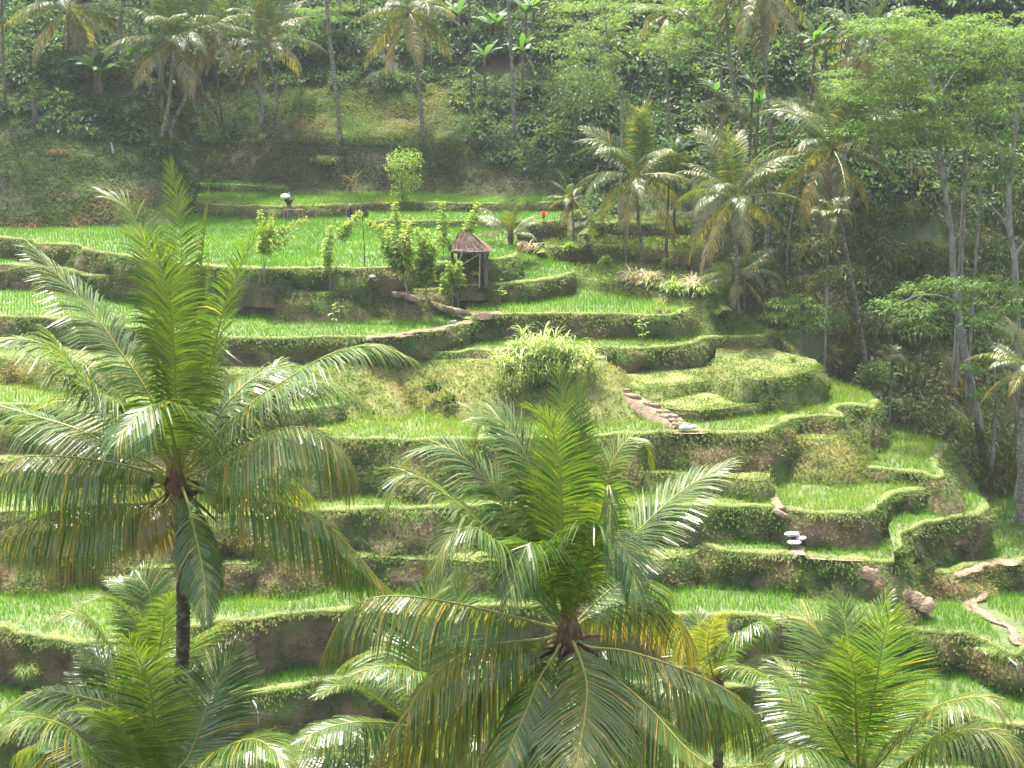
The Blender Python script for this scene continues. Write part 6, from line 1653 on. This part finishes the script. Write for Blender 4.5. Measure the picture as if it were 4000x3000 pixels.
mb = MB(); add_lathe(mb, [(.01, .42), (.12, .36), (.26, .18), (.28, .08)], (.24, .2, .1), 12); mb.build('blue_cloth', M['blue'], root, smooth=True)
mb = MB(); add_tube(mb, crom([[-.06, 0, .66], [0, 0, -.5], [.15, .1, -2.0]], 8), .02, 6); mb.build('handle', M['bamboo'], root)
fence = empty('bamboo_rail', at_z(1145, 862, -19.7), 'low bamboo rail fence in front of the stone shrine', 'fence')
for x in (-.75, -.45, .6, .95):
    mb = MB(); add_tube(mb, crom([[x, -.35, -.2], [x, -.35, 1.12]], 5), .035, 6); mb.build('post', M['bamboo'], fence)
mb = MB(); add_tube(mb, crom([[-.8, -.37, 1.1], [1.0, -.37, 1.08]], 6), .035, 6); mb.build('rail', M['bamboo'], fence)
# scarecrow of dried palm leaf on poles
sc0 = at_z(1385, 872, -19.7)
scare = empty('scarecrow', sc0, 'dried palm leaf scarecrow on poles behind the standing person', 'scarecrow')
kx = ys / F
for (xa, ya, xb, yb_) in [(1350, 862, 1358, 725), (1390, 850, 1378, 745), (1412, 860, 1408, 745)]:
    a = np.array(at_y(xa, ya, sc0.y)) - np.array(sc0); b = np.array(at_y(xb, yb_, sc0.y)) - np.array(sc0)
    mb = MB(); add_tube(mb, crom([a, (a + b) / 2 + [.04, 0, 0], b], 8), .03, 6); mb.build('pole', M['bamboo'], scare)
mb = MB(); add_tube(mb, crom([np.array(at_y(x, y, sc0.y)) - np.array(sc0) for x, y in ((1395, 755), (1388, 725), (1380, 700), (1365, 668))], 10), np.linspace(.03, .01, 10), 5); mb.build('midrib', M['deadfrond'], scare)
for k in range(30):
    t = rng.uniform(0, 1)
    p = np.array(at_y(np.interp(t, [0, 1], [1392, 1376]), np.interp(t, [0, 1], [745, 690]), sc0.y)) - np.array(sc0)
    sd = -1 if k % 2 else 1
    d = np.array([sd * rng.uniform(.3, 1.0), rng.normal(0, .3), rng.uniform(-.2, 1.0)])
    if k > 22: d[2] = -1.0
    L2 = rng.uniform(.6, 1.3)
    mb = MB()
    C = crom([p, p + d * L2 * .5, p + d * L2 + [0, 0, -.15]], 6)
    S = nrm(np.cross(d, [0, 1.0, .2])); w = np.array([.04, .06, .06, .05, .035, .01])[:, None]
    V = np.vstack([C - S * w / 2, C + S * w / 2]); i = np.arange(5)
    mb.add(V, np.stack([i, i + 1, i + 7, i + 6], 1), rng.random()); mb.build('dry_leaflet', M['deadfrond'], scare)
# thin pole in the field
f = at_z(1426, 1048, -19.7)
tp = np.array(at_y(1412, 800, f.y)) - np.array(f)
thing('bamboo_pole', 'thin dark bamboo pole standing at the edge of the wide field', 'pole', f, 'brownbark', lambda mb: add_tube(mb, crom([[0, 0, -.3], tp * .5 + [.03, 0, 0], tp], 14), np.linspace(.045, .02, 14), 7))

def person(label, p, facing=0.0):
    root = empty('person', p, label, 'person')
    root.rotation_euler = (0, 0, facing)
    # skeleton for one continuous body: both legs, trunk, neck, head, two arms
    J = {'pel': ((0, 0, .92), .135), 'wai': ((0, .01, 1.08), .125), 'che': ((0, .0, 1.30), .155), 'nec': ((0, -.03, 1.47), .055), 'hea': ((0, -.06, 1.60), .092), 'top': ((0, -.055, 1.70), .07),
         'hpl': ((-.10, 0, .86), .10), 'knl': ((-.11, -.03, .48), .065), 'anl': ((-.11, .02, .08), .045), 'tol': ((-.13, -.15, .03), .035),
         'hpr': ((.10, 0, .86), .10), 'knr': ((.11, -.02, .48), .065), 'anr': ((.12, .04, .08), .045), 'tor': ((.14, -.13, .03), .035),
         'shl': ((-.19, 0, 1.38), .06), 'ell': ((-.25, -.02, 1.10), .045), 'wrl': ((-.17, -.20, .96), .032), 'hal': ((-.14, -.27, .94), .03),
         'shr': ((.19, 0, 1.38), .06), 'elr': ((.27, .0, 1.10), .045), 'wrr': ((.26, -.16, .92), .032), 'har': ((.27, -.22, .87), .03)}
    E = [('pel', 'wai'), ('wai', 'che'), ('che', 'nec'), ('nec', 'hea'), ('hea', 'top'), ('pel', 'hpl'), ('hpl', 'knl'), ('knl', 'anl'), ('anl', 'tol'), ('pel', 'hpr'), ('hpr', 'knr'), ('knr', 'anr'), ('anr', 'tor'),
         ('che', 'shl'), ('shl', 'ell'), ('ell', 'wrl'), ('wrl', 'hal'), ('che', 'shr'), ('shr', 'elr'), ('elr', 'wrr'), ('wrr', 'har')]
    keys = list(J)
    V = [J[k][0] for k in keys]; rad = [J[k][1] for k in keys]
    ed = [(keys.index(a), keys.index(b)) for a, b in E]
    # five fingers on each hand
    for s, h in ((-1, 'hal'), (1, 'har')):
        hp = np.array(J[h][0]); hi = keys.index(h)
        for q in range(5):
            d = np.array([(q - 2) * .011 if q else -s * .03, -.03 if q else -.02, -.035 if q else -.005])
            V.append(tuple(hp + d)); rad.append(.009); ed.append((hi, len(V) - 1))
            V.append(tuple(hp + d * 1.9 + [0, 0, -.012])); rad.append(.007); ed.append((len(V) - 2, len(V) - 1))
    me = bpy.data.meshes.new('body'); me.from_pydata(V, ed, [])
    o = bpy.data.objects.new('body', me); col.objects.link(o); o.parent = root
    sk = o.modifiers.new('skin', 'SKIN')
    for v, r_ in zip(me.skin_vertices[0].data, rad): v.radius = (r_, r_)
    me.skin_vertices[0].data[0].use_root = True
    sb_ = o.modifiers.new('sub', 'SUBSURF'); sb_.levels = 1; sb_.render_levels = 1
    # clothes by height: skin above the collar and at the hands, dark cloth elsewhere
    m, nt, bs, out = newmat('clothed_body')
    tc = nt.nodes.new('ShaderNodeTexCoord'); sp = nt.nodes.new('ShaderNodeSeparateXYZ'); nt.links.new(tc.outputs['Object'], sp.inputs['Vector'])
    r_ = ramp(nt, [(0.0, (.10, .06, .04)), (.06, (.02, .022, .035)), (.745, (.22, .12, .08))], 'CONSTANT')
    ma = nt.nodes.new('ShaderNodeMath'); ma.operation = 'DIVIDE'; ma.inputs[1].default_value = 1.95
    nt.links.new(sp.outputs['Z'], ma.inputs[0]); nt.links.new(ma.outputs[0], r_.inputs['Fac']); nt.links.new(r_.outputs['Color'], bs.inputs['Base Color'])
    bs.inputs['Roughness'].default_value = .8
    me.materials.append(m)
    mb = MB(); add_lathe(mb, [(.145, 1.02), (.165, .9), (.18, .6), (.20, .28), (.19, .27)], (0, 0, 0), 16, sx=1.05, sy=.8, jit=.005); mb.build('sarong', M['navy'], root, smooth=True)
    mb = MB(); add_lathe(mb, [(.02, 1.30), (.19, 1.38), (.215, 1.3), (.185, 1.1), (.20, .95), (.19, .94)], (0, .0, 0), 16, sx=1.12, sy=.75, jit=.004); mb.build('jacket', M['navy'], root, smooth=True)
    mb = MB(); add_lathe(mb, [(.13, 1.655), (.118, 1.68), (.108, 1.74), (.07, 1.79), (.01, 1.80)], (0, -.055, 0), 14); add_box(mb, (0, -.17, 1.665), .15, .12, .015); mb.build('cap', M['cap'], root, smooth=True)
    mb = MB(); add_lathe(mb, [(.005, -.03), (.014, -.02), (.016, 0), (.008, .028)], (0, -.155, 1.60), 6); mb.build('nose', M['skin'], root, smooth=True)
    for s in (-1, 1):
        mb = MB(); add_lathe(mb, np.column_stack([ball(5)[:, 0] * .02, ball(5)[:, 1] * .03]), (s * .093, -.05, 1.60), 6, sx=.5); mb.build('ear', M['skin'], root, smooth=True)
        mb = MB(); add_lathe(mb, np.column_stack([ball(5)[:, 0] * .012, ball(5)[:, 1] * .009]), (s * .034, -.143, 1.625), 6); mb.build('eye', M['navy'], root, smooth=True)
    return root
pp = at_z(1368, 876, -19.7)
person('person in dark clothes and a grey cap standing in the wide field', pp + Vector((0, 0, .02)), .5)
f = at_z(1393, 870, -19.7)
root = empty('red_bundle', f + Vector((0, .2, 0)), 'red cloth bundle on a post beside the standing person', 'bundle')
mb = MB(); add_tube(mb, crom([[0, 0, -.2], [0, 0, .75]], 4), .03, 6); mb.build('post', M['bamboo'], root)
mb = MB(); add_lathe(mb, [(.02, .55), (.16, .62), (.2, .78), (.14, .95), (.03, 1.02)], (0, 0, 0), 10, jit=.02); mb.build('cloth', M['red'], root, smooth=True)

# stakes, stumps, spouts
thing('pale_stump', 'pale broken stump on the left bank', 'stump', Vector(hit_base(442, 595, 112)[0]), 'palestone', lambda mb: add_tube(mb, crom([[0, 0, -.2], [-.05, 0, .5], [-.12, -.05, .95]], 8), np.linspace(.13, .07, 8), 8))
thing('broken_trunk', 'mossy broken trunk at upper left', 'stump', Vector(hit_base(137, 470, 112)[0]), 'brownbark', lambda mb: add_tube(mb, crom([[0, 0, -.4], [0.03, 0, .8], [-.05, 0, 1.9]], 10), np.linspace(.3, .2, 10) + rng.normal(0, .01, 10), 9))
for x, y, z, lab in [(3955, 2580, -36.9, 'white water spout with a thin trickle at the lower right bank'), (1004, 2748, -39.3, 'white water spout with a thin trickle above the lowest terrace')]:
    f = at_z(x, y, z) + Vector((0, -.35, 0))
    root = empty('water_spout', f, lab, 'spout')
    mb = MB(); add_tube(mb, crom([[-.25, .5, .12], [0, 0, 0], [.06, -.12, -.05]], 6), .05, 8); mb.build('pipe', M['pipe'], root, smooth=True)
    mb = MB(); add_tube(mb, crom([[.06, -.12, -.05], [.12, -.25, -.3], [.15, -.3, -.6], [.17, -.31, -1.0]], 14), np.linspace(.016, .008, 14), 6); mb.build('trickle', M['water'], root, smooth=True)
# fallen branches on the overgrown bank
for k, (x, y, lab) in enumerate([(2200, 1010, 'bare fallen branch leaning on the overgrown bank'), (2265, 1015, 'second dry branch on the overgrown bank')]):
    f = at_z(x, y, -22.2)
    thing('fallen_branch', lab, 'branch', f + Vector((0, -.3, 0)), 'palebark', lambda mb: [add_tube(mb, crom([[-.8 + k * .6, .2, .9 - .3 * k], [-.2, 0, .4], [.35, -.1, -.05]], 8), np.linspace(.02, .045, 8), 6), add_tube(mb, crom([[-.2, 0, .4], [.05, .05, .7]], 5), np.linspace(.025, .01, 5), 5)])

# ------------------------------------------------------------------ the air
mb = MB()
add_box(mb, (0, 170, 20), 1000, 560, 140)
haze = mb.build('haze', None if False else [])
hm = bpy.data.materials.new('haze_air'); hm.use_nodes = True
nt = hm.node_tree; nt.nodes.remove(nt.nodes['Principled BSDF'])
pv = nt.nodes.new('ShaderNodeVolumePrincipled')
pv.inputs['Color'].default_value = (0.86, 0.93, 1.0, 1)
pv.inputs['Density'].default_value = 0.00020
pv.inputs['Anisotropy'].default_value = 0.35
nt.links.new(pv.outputs['Volume'], nt.nodes['Material Output'].inputs['Volume'])
haze.data.materials.append(hm)
tag(haze, 'thin pale haze filling the valley air', kind='stuff')
